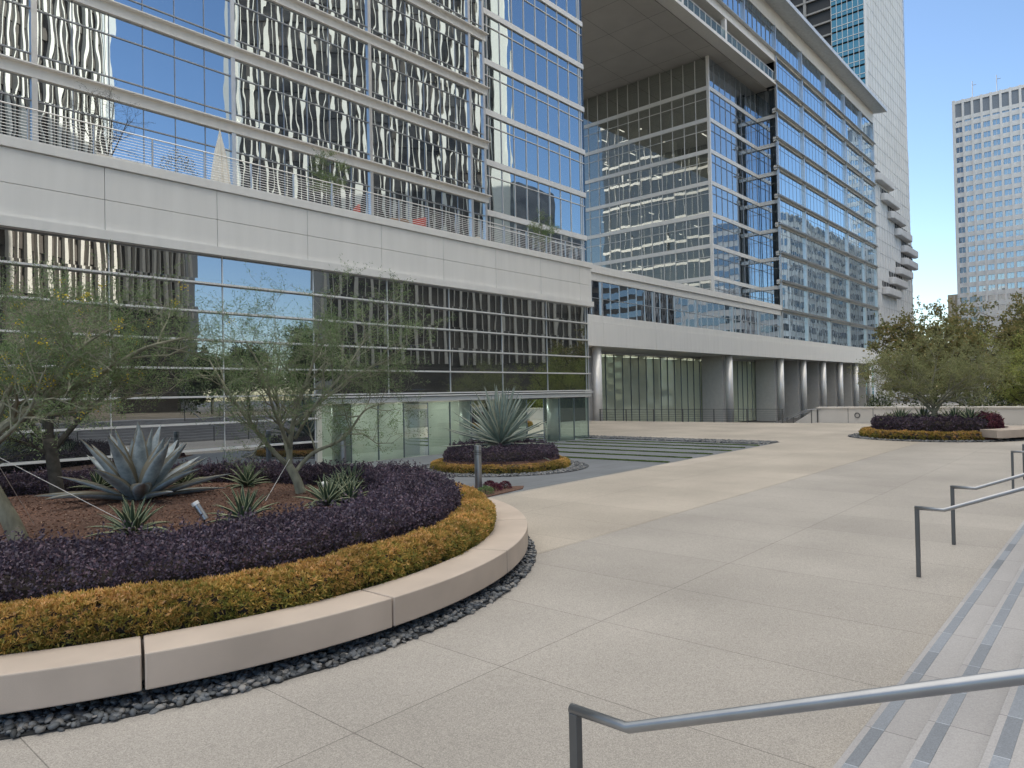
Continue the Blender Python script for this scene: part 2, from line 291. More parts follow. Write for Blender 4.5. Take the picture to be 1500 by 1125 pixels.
def npmesh(name, V, F, mat, parent=None, smooth=False, attr=None):
    """V (n,3) float, F (m,k) int"""
    me = bpy.data.meshes.new(name); n, k = F.shape
    me.vertices.add(len(V)); me.vertices.foreach_set('co', V.astype(np.float32).ravel())
    me.loops.add(n*k); me.loops.foreach_set('vertex_index', F.astype(np.int32).ravel())
    me.polygons.add(n); me.polygons.foreach_set('loop_start', np.arange(0, n*k, k, dtype=np.int32)); me.polygons.foreach_set('loop_total', np.full(n, k, dtype=np.int32))
    if smooth: me.polygons.foreach_set('use_smooth', np.ones(n, bool))
    me.update(calc_edges=True)
    if attr is not None: a = me.attributes.new('u', 'FLOAT', 'POINT'); a.data.foreach_set('value', attr.astype(np.float32))
    me.materials.append(mat); return link(name, me, parent)
def unit(a): return a/np.maximum(np.linalg.norm(a, axis=-1, keepdims=True), 1e-9)
def rand_dirs(n): return unit(RNG.normal(size=(n, 3)))
def leaf_quads(P, Dr, L, Wd, fold=None):
    """diamond leaves: base P, direction Dr, length L, width Wd"""
    n = len(P); side = unit(np.cross(Dr, rand_dirs(n))); L = np.broadcast_to(L, (n,))[:, None]; Wd = np.broadcast_to(Wd, (n,))[:, None]
    mid = P + Dr*L*.45
    V = np.stack([P, mid+side*Wd/2, P+Dr*L, mid-side*Wd/2], 1).reshape(-1, 3)
    return V, np.arange(n*4).reshape(n, 4)
# facade helper: s runs along the wall, z up, d outwards
class Fac:
    def __init__(s, axis, c, sgn=-1): s.axis, s.c, s.sgn = axis, c, sgn
    def box(s, mb, s0, s1, z0, z1, d0, d1):
        a, b = s.c+s.sgn*d0, s.c+s.sgn*d1; a, b = min(a, b), max(a, b)
        if s.axis == 'y': mb.box(s0, s1, a, b, z0, z1)
        else: mb.box(a, b, s0, s1, z0, z1)
    def quad(s, mb, s0, s1, z0, z1, d):
        c = s.c+s.sgn*d
        if s.axis == 'y': q = [(s0, c, z0), (s1, c, z0), (s1, c, z1), (s0, c, z1)]
        else: q = [(c, s1, z0), (c, s0, z0), (c, s0, z1), (c, s1, z1)]
        if s.sgn > 0: q = q[::-1]
        mb.quad(*q)
def window(F, par, s0, s1, z0, z1, gm, fm, vs=(), hs=(), w=.05, d=.05, hw=None, rim=0, vm=None):
    """one glazed opening: pane quad plus its frame bars as a sub-part"""
    g = MB(); F.quad(g, s0, s1, z0, z1, 0); go = link('window', mk(g, 'window', gm), par)
    f = MB(); hw = hw or w
    hs = [h for h in hs if z0 < h < z1]; vs = [v for v in vs if s0 < v < s1]
    if rim: 
        F.box(f, s0, s0+rim, z0, z1, -.02, d+.004); F.box(f, s1-rim, s1, z0, z1, -.02, d+.004)
    for h in hs: F.box(f, s0+rim, s1-rim, h-hw/2, h+hw/2, .002, d)
    for v in vs: F.box(f, v-w/2, v+w/2, z0, z1, .003, d-.006)
    if f.f:
        o = link('window_frame', mk(f, 'window_frame', fm), None); o.parent = go; o.matrix_parent_inverse = go.matrix_basis.inverted()
    return go
def mk(mb, n, mat):
    me = bpy.data.meshes.new(n); me.from_pydata(mb.v, [], mb.f); me.materials.append(mat); return me
def setpar(o, par):
    o.parent = par; return o
# things are placed with their Empty at the world origin offset; children keep world coordinates
# ================================================================ SETTING
b = MB(); b.quad((-3000, -3000, -1.9), (3000, -3000, -1.9), (3000, 3000, -1.9), (-3000, 3000, -1.9)); struct('ground', b, M['ground'])
b = MB(); b.box(-30, 51, 1.47, 46, -1.89, 0); struct('plaza', b, M['plaza'])
b = MB(); b.prism([(8.5, 6.99), (51, 6.99), (51, 34.5), (31.9, 34.5), (33.2, 21.9), (32.8, 12.2), (11.9, 11.6), (9.0, 10.0)], -.1, .003); struct('sun_tint_field', b, M['plaza_sun_tint'])  # thin sheet carrying the painted sunlight of the far plaza
# blue-grey paver court between planters and glass lobby
b = MB(); b.prism([(6.5, 24), (6.5, 18.6), (10.2, 15), (11.9, 11.75), (14.7, 11.85), (32.7, 12.3), (33.0, 21.9), (31.5, 21.9), (31.5, 24)], -.2, .006); struct('paver_court', b, M['paver'])
b = MB(); b.prism([(20.2, 12.28), (23.9, 12.28), (25.2, 11.2), (21.3, 11.2)], -.2, .005); struct('pavement_patch', b, M['pale_slab'])
b = MB(); b.prism([(15.2, 11.86), (32.9, 12.34), (50.9, 12.9), (50.9, 12.4), (32.6, 11.9), (15.2, 11.45)], -.2, .004)
# steps on the right of the plaza; the camera stands on them
b = MB(); st = MB()
for i in range(9):
    y = 1.45-.39*i; z = .15*(i+1); yb = y-.39 if i < 8 else -60
    b.box(-12, 51, yb if i < 8 else y-2.2, y, -.3, z)
    st.box(-12, 51, y-.125, y-.045, z-.05, z+.003)
tb = MB(); tb.box(-12, 60, -90, 1.45-.39*8-2.2, -.3, 1.352); struct('upper_terrace', tb, M['terrace'])
o = struct('steps', b, M['tread'], bevel=.006)
so = st.build('nosing_stripe', M['stripe'], o)
# ================================================================ LEFT PODIUM BUILDING
P1 = thing('podium_building', (0, 22, 0), 'low podium building of dark banded glass under two rows of pale metal panels', 'building')
F1 = Fac('y', 22.0)
b = MB(); b.box(-20, 31.5, 30, 45, 0, 9.2); b.box(-20, 14.4, 22.3, 30, 0, 7.0); b.box(14.4, 31.45, 22.2, 30, 2.6, 7.0); b.box(-20, 31.6, 22.02, 45, 7.36, 9.3); b.build('core_wall', M['dark'], P1)
xs = [7.48+3.3*k for k in range(-8, 8)]; xs = [-20]+[x for x in xs if x > -19.5]+[31.64]
for (z0, z1) in ((7.40, 8.27), (8.285, 9.2)):
    for a, c in zip(xs[:-1], xs[1:]):
        b = MB(); F1.box(b, a+.008, c-.008, z0, z1, 0, .10); b.build('fascia_panel', M['panel'], P1, bevel=.004)
b = MB(); F1.box(b, -20, 31.7, 9.215, 9.5, -.5, .18); b.build('coping', M['panel'], P1, bevel=.01)
b = MB(); F1.box(b, -20, 31.68, 7.12, 7.385, -.3, .22); b.build('soffit_band', M['panel'], P1)
b = MB(); b.box(31.5, 31.62, 22.2, 45, 2.6, 9.2); b.build('end_wall', M['panel'], P1)
b = MB(); b.box(-20, 31.3, 22.6, 36.3, 9.3, 9.36); b.build('terrace_floor', M['pale_slab'], P1)
vs = [7.62+3.37*k for k in range(-8, 8)]
hz = [6.20, 5.30, 4.40, 3.50, 2.60, 1.76, .93, .08]
edges = [-19.34]+[v for v in vs if v > -19]+[31.4]
for a, c in zip(edges[:-1], edges[1:]):
    low = c <= 14.5
    z0 = .08 if low else 2.6
    g = MB(); F1.quad(g, a, c, z0, 7.12, -.06); go = link('window', mk(g, 'window', M['glassL']), P1); go.matrix_parent_inverse = Matrix.Translation(P1.location).inverted()
    f = MB()
    for h in hz:
        if h > z0-.01: F1.box(f, a, c, h-.028, h+.028, -.04, .13)
    F1.box(f, c-.013, c+.013, z0+.002, 7.118, -.055, -.03)
    fo = link('window_bar', mk(f, 'window_bar', M['white']), None); fo.parent = go; fo.matrix_parent_inverse = (go.matrix_parent_inverse @ Matrix.Identity(4)).inverted() if False else Matrix.Identity(4)
    fo.matrix_parent_inverse = Matrix.Identity(4)
b = MB(); F1.box(b, 14.36, 31.5, 2.26, 2.44, -.4, .03); F1.box(b, 14.36, 31.55, 2.47, 2.53, -.4, .14); b.build('canopy_fascia', M['white'], P1, bevel=.006)
b = MB(); b.box(14.4, 31.4, 22.45, 30, 2.3, 2.35); b.build('lobby_ceiling', M['int_wall'], P1)
b = MB(); b.box(14.5, 31.4, 22, 30, .0, .012); b.build('lobby_floor', M['int_floor'], P1)
b = MB(); b.box(14.4, 26.2, 25.6, 25.8, 0, 2.3); b.box(14.40, 14.6, 22.0, 25.6, 0, 2.3); b.build('lobby_wall', M['int_conc'], P1)
b = MB(); b.box(26.3, 31.4, 29.0, 29.2, 0, 2.3); b.build('lobby_back_wall', M['int_wall'], P1)
b = MB(); b.box(25.6, 29.4, 23.5, 24.1, 0, .75); b.build('reception_desk', M['cream'], P1)
for x in (16.2, 19.75, 23.1, 29.6):
    b = MB(); b.cyl((x, 23.1), .36, 0, 2.3, 28); b.build('column', M['colm'], P1, smooth=True)
for x in (15.6, 18.2, 20.8, 23.4, 26, 28.6):
    b = MB(); b.box(x, x+1.1, 24.5, 24.7, 2.27, 2.298); b.build('ceiling_glow', M['lobby_fill'], P1)  # strips added under the ceiling to brighten the lobby
xx = 14.62
while xx < 31:
    x2 = min(xx+1.28, 31.35); g = MB(); g.quad((xx, 22.02, .02), (x2-.012, 22.02, .02), (x2-.012, 22.02, 2.2), (xx, 22.02, 2.2)); g.build('lobby_pane', M['lobby'], P1)
    b = MB(); b.box(x2-.011, x2-.001, 22.0, 22.09, .02, 2.2); b.build('glass_fin', M['louver'], P1); xx = x2
g = MB(); g.quad((31.36, 22.05, .02), (31.36, 28.9, .02), (31.36, 28.9, 2.2), (31.36, 22.05, 2.2)); g.build('lobby_pane', M['lobby'], P1)
# terrace guard rail
GR = thing('guard_rail', (12, 22.1, 9.5), 'silver guard rail of thin horizontal wires along the podium terrace edge', 'railing')
k = 0; px = 5.7-1.6*6
while px < 31.5:
    b = MB(); b.box(px-.022, px+.022, 22.12, 22.17, 9.5, 10.45); b.build('post', M['alu'], GR); px += 1.6
b = MB(); b.tube([(-5, 22.14, 10.45), (31.4, 22.14, 10.45)], .022, 8); b.build('top_rail', M['alu'], GR)
for j in range(10):
    b = MB(); z = 9.58+j*.083; b.tube([(-5, 22.14, z), (31.4, 22.14, z)], .0075, 5); b.build('wire', M['alu'], GR)
b = MB(); b.tube([(31.4, 22.14, 10.45), (31.4, 34, 10.45)], .022, 8); b.build('top_rail', M['alu'], GR)
# ================================================================ LEFT GLASS TOWER
T1 = thing('glass_tower', (20, 36, 9.3), 'tall glass office tower above the terrace with pale metal floor bands and rippled reflections', 'building')
FA = Fac('y', 34.07); FB = Fac('y', 36.38)
b = MB(); b.box(-20, 36.2, 34.4, 72, 9.3, 53.0); b.box(36.2, 51.5, 36.7, 72, 9.3, 53.0); b.build('core_wall', M['dark'], T1)
zf = [12.4+3.85*k for k in range(0, 11)]
baysA = [-19.7, -8.33, .32, 8.98, 17.65, 26.3, 34.9, 36.3]
def wpar(go, par): go.parent = par; go.matrix_parent_inverse = Matrix.Translation(par.location).inverted(); return go
levels = [9.36-.0]+zf
for i in range(len(zf)):
    z0 = (zf[i-1]+.22) if i else 9.4; z1 = zf[i]-.22
    if i == 0: continue
    if i == 1: z0 = 9.4
    for a, c in zip(baysA[:-1], baysA[1:]):
        vsn = [8.98+1.4475*k for k in range(-20, 20)]
        wpar(window(FA, None, a+.06, c-.06, z0, z1, M['glassA'], M['fin'], vs=[v for v in vsn if a+.3 < v < c-.3], hs=[zf[i]-3.05, zf[i]-1.15, zf[i]-3.85-1.15], w=.025, d=.05, hw=.05), T1)
    wpar(window(FB, None, 36.36, 51.75, z0 if i != 1 else 12.7, z1, M['glassB'], M['white'], vs=[39.26+1.49*k for k in range(-2, 9)]+[51.45], hs=[zf[i]-1.0], w=.05, d=.07, hw=.06), T1)
wpar(window(FB, None, 36.36, 51.75, 9.4, 12.3, M['glassB'], M['white'], vs=[39.26+1.49*k for k in range(-2, 9)], hs=[11.4], w=.05, d=.07), T1)
for i, z in enumerate(zf):
    if i > 0:
        b = MB(); FA.box(b, -20, 36.55, z-.22, z+.22, -.3, .16); FA.box(b, -20, 36.62, z+.221, z+.275, -.3, .42); b.build('floor_band', M['panel'], T1)
    b = MB(); FB.box(b, 36.3, 51.85, z-.215, z+.215, -.3, .14); b.build('floor_band', M['white'], T1)
    b = MB(); b.box(51.7, 51.9, 36.3, 72, z-.22, z+.22); b.build('floor_band', M['white'], T1)
for x in baysA:
    b = MB(); FA.box(b, x-.11, x+.11, 9.4, 53, .001, .13); b.build('pilaster', M['alu'], T1)
b = MB(); FA.box(b, 36.3, 36.42, 9.4, 53, -2.3, .02); b.build('return_panel', M['fin'], T1)
b = MB(); b.box(51.74, 51.8, 36.3, 72, 9.4, 53); b.build('east_glass', M['eastg'], T1)
for k in range(24):
    b = MB(); y = 36.4+1.5*k; b.box(51.801, 51.86, y-.03, y+.03, 9.4, 53); b.build('mullion', M['white'], T1)
# ================================================================ ARCH BUILDING (podium, right wing, bridging roof)
AB = thing('arch_building', (95, 36, -1.9), 'glass building with a huge square opening under a bridging roof, columns along its base', 'building')
FP = Fac('y', 35.0); FX = Fac('x', 80.1); FR = Fac('y', 37.7)
XE = 142.6
b = MB(); b.box(52, 94, 36.0, 60, 9.0, 13.2); b.box(46, 51.6, 36.6, 60, -1.9, 6.5); b.box(46, 140, 44, 47, -1.9, 6.5); b.build('core_wall', M['dark'], AB)
xs = [46]+[52+9.1*k for k in range(0, 10)]+[XE]
for a, c in zip(xs[:-1], xs[1:]):
    b = MB(); FP.box(b, a+.01, c-.01, 6.5, 8.52, -.5, .2); b.build('fascia_panel', M['panel'], AB)
    b = MB(); FP.box(b, a+.01, c-.01, 8.54, 9.2, -.5, .14); b.build('fascia_panel', M['panel'], AB)
b = MB(); FP.box(b, 46, 94.3, 12.2, 12.85, -1, .14); FP.box(b, 46, 94.4, 12.86, 13.5, -2, .3); b.build('podium_coping', M['panel'], AB)
b = MB(); b.box(46, XE, 35.6, 46, 6.46, 6.6); b.build('colonnade_soffit', M['panel'], AB)
pm = [46.5, 52, 61.1, 70.2, 79.3, 86.9, 94.3]
for a, c in zip(pm[:-1], pm[1:]):
    wpar(window(FP, None, a+.12, c-.12, 9.2, 12.2, M['glassP'], M['alu'], vs=[52+1.48*k for k in range(-4, 40)], hs=[10.7], w=.05, d=.06), AB)
for x in pm: b = MB(); FP.box(b, x-.13, x+.13, 9.2, 12.2, -.3, .12); b.build('pilaster', M['alu'], AB)
cx = [51.9, 79.2, 95.4, 104.2, 112.9, 121.3, 129.9, 138.2]
for x in cx:
    b = MB(); b.cyl((x, 35.55), .44, -1.9, 6.5, 32); b.build('column', M['colm'], AB, smooth=True)
    b = MB(); b.box(x-.35, x+.35, 36.2, 38.85, -1.9, 6.46); b.build('pier_wall', M['pierw'], AB, bevel=.02)
b = MB(); b.box(94.3, XE-.5, 39.2, 39.4, -1.9, 6.46); b.build('dark_glass_wall', M['glassP'], AB)
x = 52.2
while x < 95:
    x2 = x+1.55; g = MB(); g.quad((x, 39, -1.8), (x2-.02, 39, -1.8), (x2-.02, 39, 6.2), (x, 39, 6.2)); g.build('lobby_pane', M['lobby2'], AB)
    g = MB(); g.box(x2-.02, x2, 38.9, 39.02, -1.8, 6.2); g.build('glass_fin', M['louver'], AB); x = x2
b = MB(); b.box(52, 95, 38.95, 39.1, 6.2, 6.45); b.build('lobby_head', M['alu'], AB)
b = MB(); b.box(52, 95, 43.4, 43.6, -1.9, 6.4); b.build('lobby_back_wall', M['int_conc'], AB)
for k in range(9): b = MB(); b.box(53+4.6*k, 55.6+4.6*k, 41.8, 42.4, 6.28, 6.34); b.build('ceiling_glow', M['office_lamp_and_lobby_fill'], AB)  # strips added to brighten the lobby behind the columns
for k in range(7):
    b = MB(); b.box(53.5+4.3*k, 55.6+4.3*k, 42.9, 43.0, -1.8, 5.4-.3*(k % 3)); b.build('lobby_screen', M['int_wall'], AB)
for k in range(8):
    pass
# right wing front facade, bay by bay
mul = [94.57, 104.62, 114.75, 124.85, 134.5, 142.3]
ft = [9.2]+[12.9+3.83*k for k in range(0, 10)]+[51.48]
for i in range(len(ft)-1):
    z0 = ft[i]+(.28 if i else 0); z1 = ft[i+1]-.28
    
    for a, c in zip(mul[:-1], mul[1:]):
        n = 7 if c-a > 8 else 5; w_ = (c-a)/n
        wpar(window(FP, None, a+.14, c-.14, z0, z1, M['glassF'], M['fin'], vs=[a+w_*k for k in range(1, n)], hs=[z1-.85], w=.035, d=.03, hw=.035), AB)
for i in range(1, len(ft)):
    z = ft[i]
    if z > 48: continue
    b = MB(); FP.box(b, 94.2, XE+.1, z-.28, z-.03, -.3, .12); FP.box(b, 94.2, XE+.1, z+.03, z+.28, -.3, .12); b.build('floor_band', M['panel'], AB)
    b = MB(); FP.box(b, 94.1, XE+.25, z-.029, z+.029, -.3, .55); FP.box(b, 94.1, XE+.25, z+.24, z+.281, .13, .35); b.build('sun_shade', M['alu'], AB)
for x in mul: b = MB(); FP.box(b, x-.15, x+.15, 9.2, 51.2, .002, .26); b.build('pilaster', M['alu'], AB)
b = MB(); b.box(96, XE-.3, 35.3, 60, 6.6, 51.3); b.build('core_wall', M['dark'], AB)
b = MB(); b.box(XE-.25, XE, 34.9, 60, 6.5, 52.0); b.build('end_wall', M['panel'], AB)
# side face, recess face and return with see-through offices behind
zb = [12.2+3.85*k for k in range(0, 9)]
for i in range(len(zb)-1):
    z0 = zb[i]+.24; z1 = zb[i+1]-.24
    if i == len(zb)-2: z1 = 42.9
    tr = [z1-1.05] if i < len(zb)-2 else []
    wpar(window(FX, None, 37.75, 60, z0, z1, M['glassS'], M['white'], vs=[39.4+1.6*k for k in range(0, 13)], hs=tr, w=.07, d=.07, hw=.06), AB)
    wpar(window(FR, None, 80.15, 95.0, z0, z1, M['glassR'], M['fin'], vs=[81.6+1.6*k for k in range(0, 10)], hs=tr, w=.06, d=.06, hw=.05), AB)
    F2 = Fac('x', 95.0); wpar(window(F2, None, 35.2, 37.65, z0, z1, M['glassR'], M['fin'], vs=[36.4], hs=tr, w=.05, d=.05), AB)
for i, z in enumerate(zb[:-1]):
    if i == 0: continue
    b = MB(); FX.box(b, 37.6, 60.1, z-.24, z+.24, -.2, .1); b.build('floor_band', M['white'], AB)
    b = MB(); FR.box(b, 80.0, 95.0, z-.24, z+.24, -.2, .10); b.build('floor_band', M['white'], AB)
    b = MB(); b.box(94.7, 95.1, 35.1, 37.6, z-.24, z+.24); b.build('floor_band', M['white'], AB)
    b = MB(); b.box(80.4, 95, 38.0, 60, z-.3, z-.1); b.box(80.4, 95, 38.0, 60, z-.12, z+.1); b.build('floor_slab', M['ceil'], AB)
b = MB(); b.box(79.97, 80.25, 37.57, 37.9, 12, 43); b.build('corner_post', M['white'], AB)
b = MB(); b.box(80.2, 95, 60.0, 60.3, 12, 43); b.build('end_wall', M['balc'], AB)
b = MB(); b.box(94.9, 95.4, 38.0, 60, 12, 43); b.box(91.5, 92, 44, 60, 12, 43); b.build('inner_wall', M['int_wall'], AB)
b = MB(); b.box(95.0, 96.0, 35.1, 36, 12, 43); b.build('corner_wall', M['panel'], AB)
rr = random.Random(3)
for i in range(7):
    for k in range(2):
        y = 44+9*k; b = MB(); b.box(83.2, 83.9, y, y+.7, zb[i]+.1, zb[i+1]-.3); b.build('office_column', M['int_wall'], AB)
    for k in range(5):
        y = 39.5+rr.random()*18; x = 82+rr.random()*6
        b = MB()
        if rr.random() < .5: b.box(x, x+1.3, y, y+.12, zb[i+1]-.36, zb[i+1]-.33)
        else: b.cyl((x, y), .16, zb[i+1]-.36, zb[i+1]-.33, 12)
        b.build('ceiling_glow', M['office_lamp_and_lobby_fill'], AB)
    if rr.random() < .6: b = MB(); y = 46+rr.random()*6; b.box(86, 86.2, y, y+6, zb[i]+.1, zb[i+1]-.3); b.build('partition', M['int_warm'] if i % 3 == 1 else M['int_wall'], AB)
# bridging roof with its soffit, balcony slot, top floor and cornice
b = MB(); b.box(30, 95, 36.2, 60, 43.02, 51.0); b.build('bridge_core', M['bridge'], AB)
b = MB(); b.box(30, 95, 36.2, 60, 42.99, 43.019); b.build('soffit_panel', M['soffit'], AB)
for k in range(10):
    for j in range(8):
        pass
b = MB()
for k in range(12): b.box(31+5.2*k, 31+5.2*k+.03, 36.2, 60, 42.985, 42.989)
for k in range(5): b.box(30, 95, 38.5+5*k, 38.53+5*k, 42.984, 42.988)
b.build('soffit_joint', M['dark'], AB)
b = MB(); FP.box(b, 30, 94.4, 43.1, 43.38, -1.6, .25); FP.box(b, 30, 94.4, 43.40, 43.62, -1.6, .12); b.build('balcony_slab', M['panel'], AB)
b = MB(); FP.box(b, 30, 94.4, 46.3, 47.3, -1.6, .1); b.build('lintel_band', M['panel'], AB)
for x in (57.8, 68.6, 79.4):
    b = MB(); FP.box(b, x-.25, x+.25, 43.6, 46.3, -.5, .05); b.build('balcony_column', M['panel'], AB)
x = 60
while x < 94:
    b = MB(); FP.box(b, x-.03, x+.03, 43.6, 44.8, .02, .07); b.build('balustrade_post', M['white'], AB); x += 1.4
b = MB(); FP.box(b, 58, 94.2, 44.78, 44.84, .0, .07); b.build('balustrade_rail', M['white'], AB)
b = MB(); FP.quad(b, 58, 94.2, 43.7, 44.7, .04); b.build('balustrade_glass', M['lobby'], AB)
mt_ = [30, 44.1, 54.2, 64.3, 74.4, 84.5, 94.57]
for a, c in zip(mt_[:-1], mt_[1:]):
    w_ = (c-a)/7
    wpar(window(FP, None, a+.14, c-.14, 47.6, 51.2, M['glassF'], M['fin'], vs=[a+w_*k for k in range(1, 7)], hs=[50.35], w=.055, d=.08, hw=.05), AB)
    b = MB(); FP.box(b, a-.15, a+.15, 47.3, 51.2, .002, .26); b.build('pilaster', M['alu'], AB)
b = MB(); FP.box(b, 30, 94.2, 47.31, 47.37, -.3, .55); FP.box(b, 30, 94.2, 47.38, 47.6, -.3, .12); b.build('sun_shade', M['alu'], AB)
b = MB(); FP.box(b, 30, XE, 51.2, 53.3, -1, .15); b.build('parapet', M['panel'], AB)
b = MB()
b.add([(29, 35.2, 53.3), (29, 32.6, 53.0), (29, 32.6, 53.55), (29, 35.2, 54.6), (XE+.9, 35.2, 53.3), (XE+.9, 32.6, 53.0), (XE+.9, 32.6, 53.55), (XE+.9, 35.2, 54.6)],
      [(0, 1, 2, 3), (7, 6, 5, 4), (0, 4, 5, 1), (1, 5, 6, 2), (2, 6, 7, 3), (3, 7, 4, 0)])
b.box(29, XE+.9, 35.21, 60, 53.3, 54.6); b.build('roof_cornice', M['cornice'], AB)
# ================================================================ PLANTERS
def ring_path(c, r, a0, a1, n): return [(c[0]+r*math.cos(math.radians(a0+(a1-a0)*i/n)), c[1]+r*math.sin(math.radians(a0+(a1-a0)*i/n))) for i in range(n+1)]
def ring_seg(c, r0_, r1_, a0, a1, z0, z1, n=24):
    b = MB(); o = ring_path(c, r1_, a0, a1, n); i_ = ring_path(c, r0_, a0, a1, n)
    vs_ = []
    for (p, q) in zip(i_, o): vs_ += [(*p, z0), (*q, z0), (*q, z1), (*p, z1)]
    fs = []
    for k in range(n):
        A = 4*k; B = A+4
        for j in range(4): fs.append((A+j, A+(j+1) % 4, B+(j+1) % 4, B+j))
    fs += [(0, 3, 2, 1), (4*n, 4*n+1, 4*n+2, 4*n+3)]; b.add(vs_, fs); return b
C1 = (4.46, 11.9)
ja = [-172, -151, -130.3, -110.2, -88.8, -66.9, -45.7, -22]
words = ['far left end, cut by the picture edge', 'at the bottom left corner', 'leftmost in full view with its end joint by the stones', 'second from the left, longest', 'third along, above the bend of the plaza joint', 'just before the outermost turn', 'at the outermost turn near the bollard']
for i, (a0, a1) in enumerate(zip(ja[:-1], ja[1:])):
    g = .11
    o = ring_seg(C1, 5.68, 6.2, a0+g, a1-g, .15, .45).build('bench_slab', M['bench'], None, bevel=.012)
    tag(o, 'curved cast-stone bench slab of the big planter, '+['off the left picture edge', 'past the bottom left corner', 'at the left picture edge', 'between the two front joints', 'longest view, ending at the right front joint', 'at the sharpest turn', 'flush with the plaza beside the gold hedge'][i], 'bench', 'bench slabs round the big planter')
P = thing('planter_bed', (C1[0], C1[1], 0), 'large round planting bed with reddish bark mulch between tree, agave and hedges', 'planter bed')
wall = ring_seg(C1, 5.3, 5.66, -180, -20, -.1, .40); wall.build('planter_wall', M['bench'], P)
bed = MB(); pts = ring_path(C1, 5.4, -180, 8, 60)+[(10.4, 12.6), (10.45, 14.2), (10.0, 16.2), (8.9, 18.2), (7.3, 20.9), (-4, 20.9), (-4, 12)]
bed.prism(pts, -.05, .46); bed.build('mulch_bed', M['mulch'], P)
# loose bark chips
n = 16000; ang = RNG.uniform(0, 2*np.pi, n); rad = 5.0*np.sqrt(RNG.uniform(0, 1, n)); cp = np.stack([C1[0]+rad*np.cos(ang), C1[1]+.9+rad*1.1*np.sin(ang), .465+RNG.uniform(0, .03, n)], 1)
dd = rand_dirs(n); dd[:, 2] *= .25; dd = unit(dd); V, F = leaf_quads(cp, dd, RNG.uniform(.03, .075, n), RNG.uniform(.012, .03, n))
tag(npmesh('bark_mulch', V, F, M['chip']), 'reddish brown bark chips covering the planting bed', 'mulch', kind='stuff')
# pebbles
ico = bmesh.new(); bmesh.ops.create_icosphere(ico, subdivisions=2, radius=1); ICOV = np.array([v.co[:] for v in ico.verts]); ICOF = np.array([[v.index for v in f.verts] for f in ico.faces]); ico.free()
def pebbles(name, P_, size, label, mat=M['pebble']):
    n = len(P_); sc = size*RNG.uniform(.55, 1.25, (n, 1)); rad = np.stack([sc[:, 0]*RNG.uniform(.8, 1.25, n), sc[:, 0]*RNG.uniform(.6, .95, n), sc[:, 0]*RNG.uniform(.35, .6, n)], 1)
    a = RNG.uniform(0, 6.28, n); t = RNG.normal(0, .35, n)
    V = ICOV[None]*rad[:, None, :]; x = V[..., 0]*np.cos(t)[:, None]-V[..., 2]*np.sin(t)[:, None]; z = V[..., 0]*np.sin(t)[:, None]+V[..., 2]*np.cos(t)[:, None]; y = V[..., 1]
    X = x*np.cos(a)[:, None]-y*np.sin(a)[:, None]; Y = x*np.sin(a)[:, None]+y*np.cos(a)[:, None]
    V = np.stack([X, Y, z], 2)+P_[:, None, :]; F = (ICOF[None]+(np.arange(n)*len(ICOV))[:, None, None]).reshape(-1, 3)
    return tag(npmesh(name, V.reshape(-1, 3), F, mat, smooth=True), label, 'pebbles', kind='stuff')
def annulus(c, r0_, r1_, a0, a1, n, z0, z1):
    a = np.radians(RNG.uniform(a0, a1, n)); r = np.sqrt(RNG.uniform(r0_**2, r1_**2, n)); return np.stack([c[0]+r*np.cos(a), c[1]+r*np.sin(a), RNG.uniform(z0, z1, n)], 1)
b = ring_seg(C1, 5.4, 6.30, -180, -20, -.02, .012, 60); struct('pebble_trench', b, M['dark'])
pebbles('river_pebbles', annulus(C1, 5.6, 6.31, -160, -28, 6500, .008, .045), .037, 'grey blue river pebbles in the strip under the curved bench')
# ---------------------------------------------------------------- hedges
def hedge_core(par, prof, path, name='core', wob=.04):
    """prof: list of (offset, z) cross-section; path: list of (centre point, outward normal)"""
    V = []; F = []; k = len(prof)
    for (p, nn) in path:
        for (o_, z) in prof: V.append((p[0]+nn[0]*o_, p[1]+nn[1]*o_, z+random.uniform(-wob, wob)*.5))
    for i in range(len(path)-1):
        for j in range(k-1): F.append((i*k+j, (i+1)*k+j, (i+1)*k+j+1, i*k+j+1))
    b = MB(); b.add(V, F); return b.build(name, M['twig'], par)
def arcpath(c, r, a0, a1, n): return [((c[0]+r*math.cos(t), c[1]+r*math.sin(t)), (math.cos(t), math.sin(t))) for t in [math.radians(a0+(a1-a0)*i/n) for i in range(n+1)]]
def noise1(x, seed=0):  # smooth pseudo noise
    return (np.sin(x*1.7+seed)+np.sin(x*3.9+seed*2.3)*.6+np.sin(x*8.3+seed*1.1)*.35+np.sin(x*17.1+seed*.7)*.2)/2
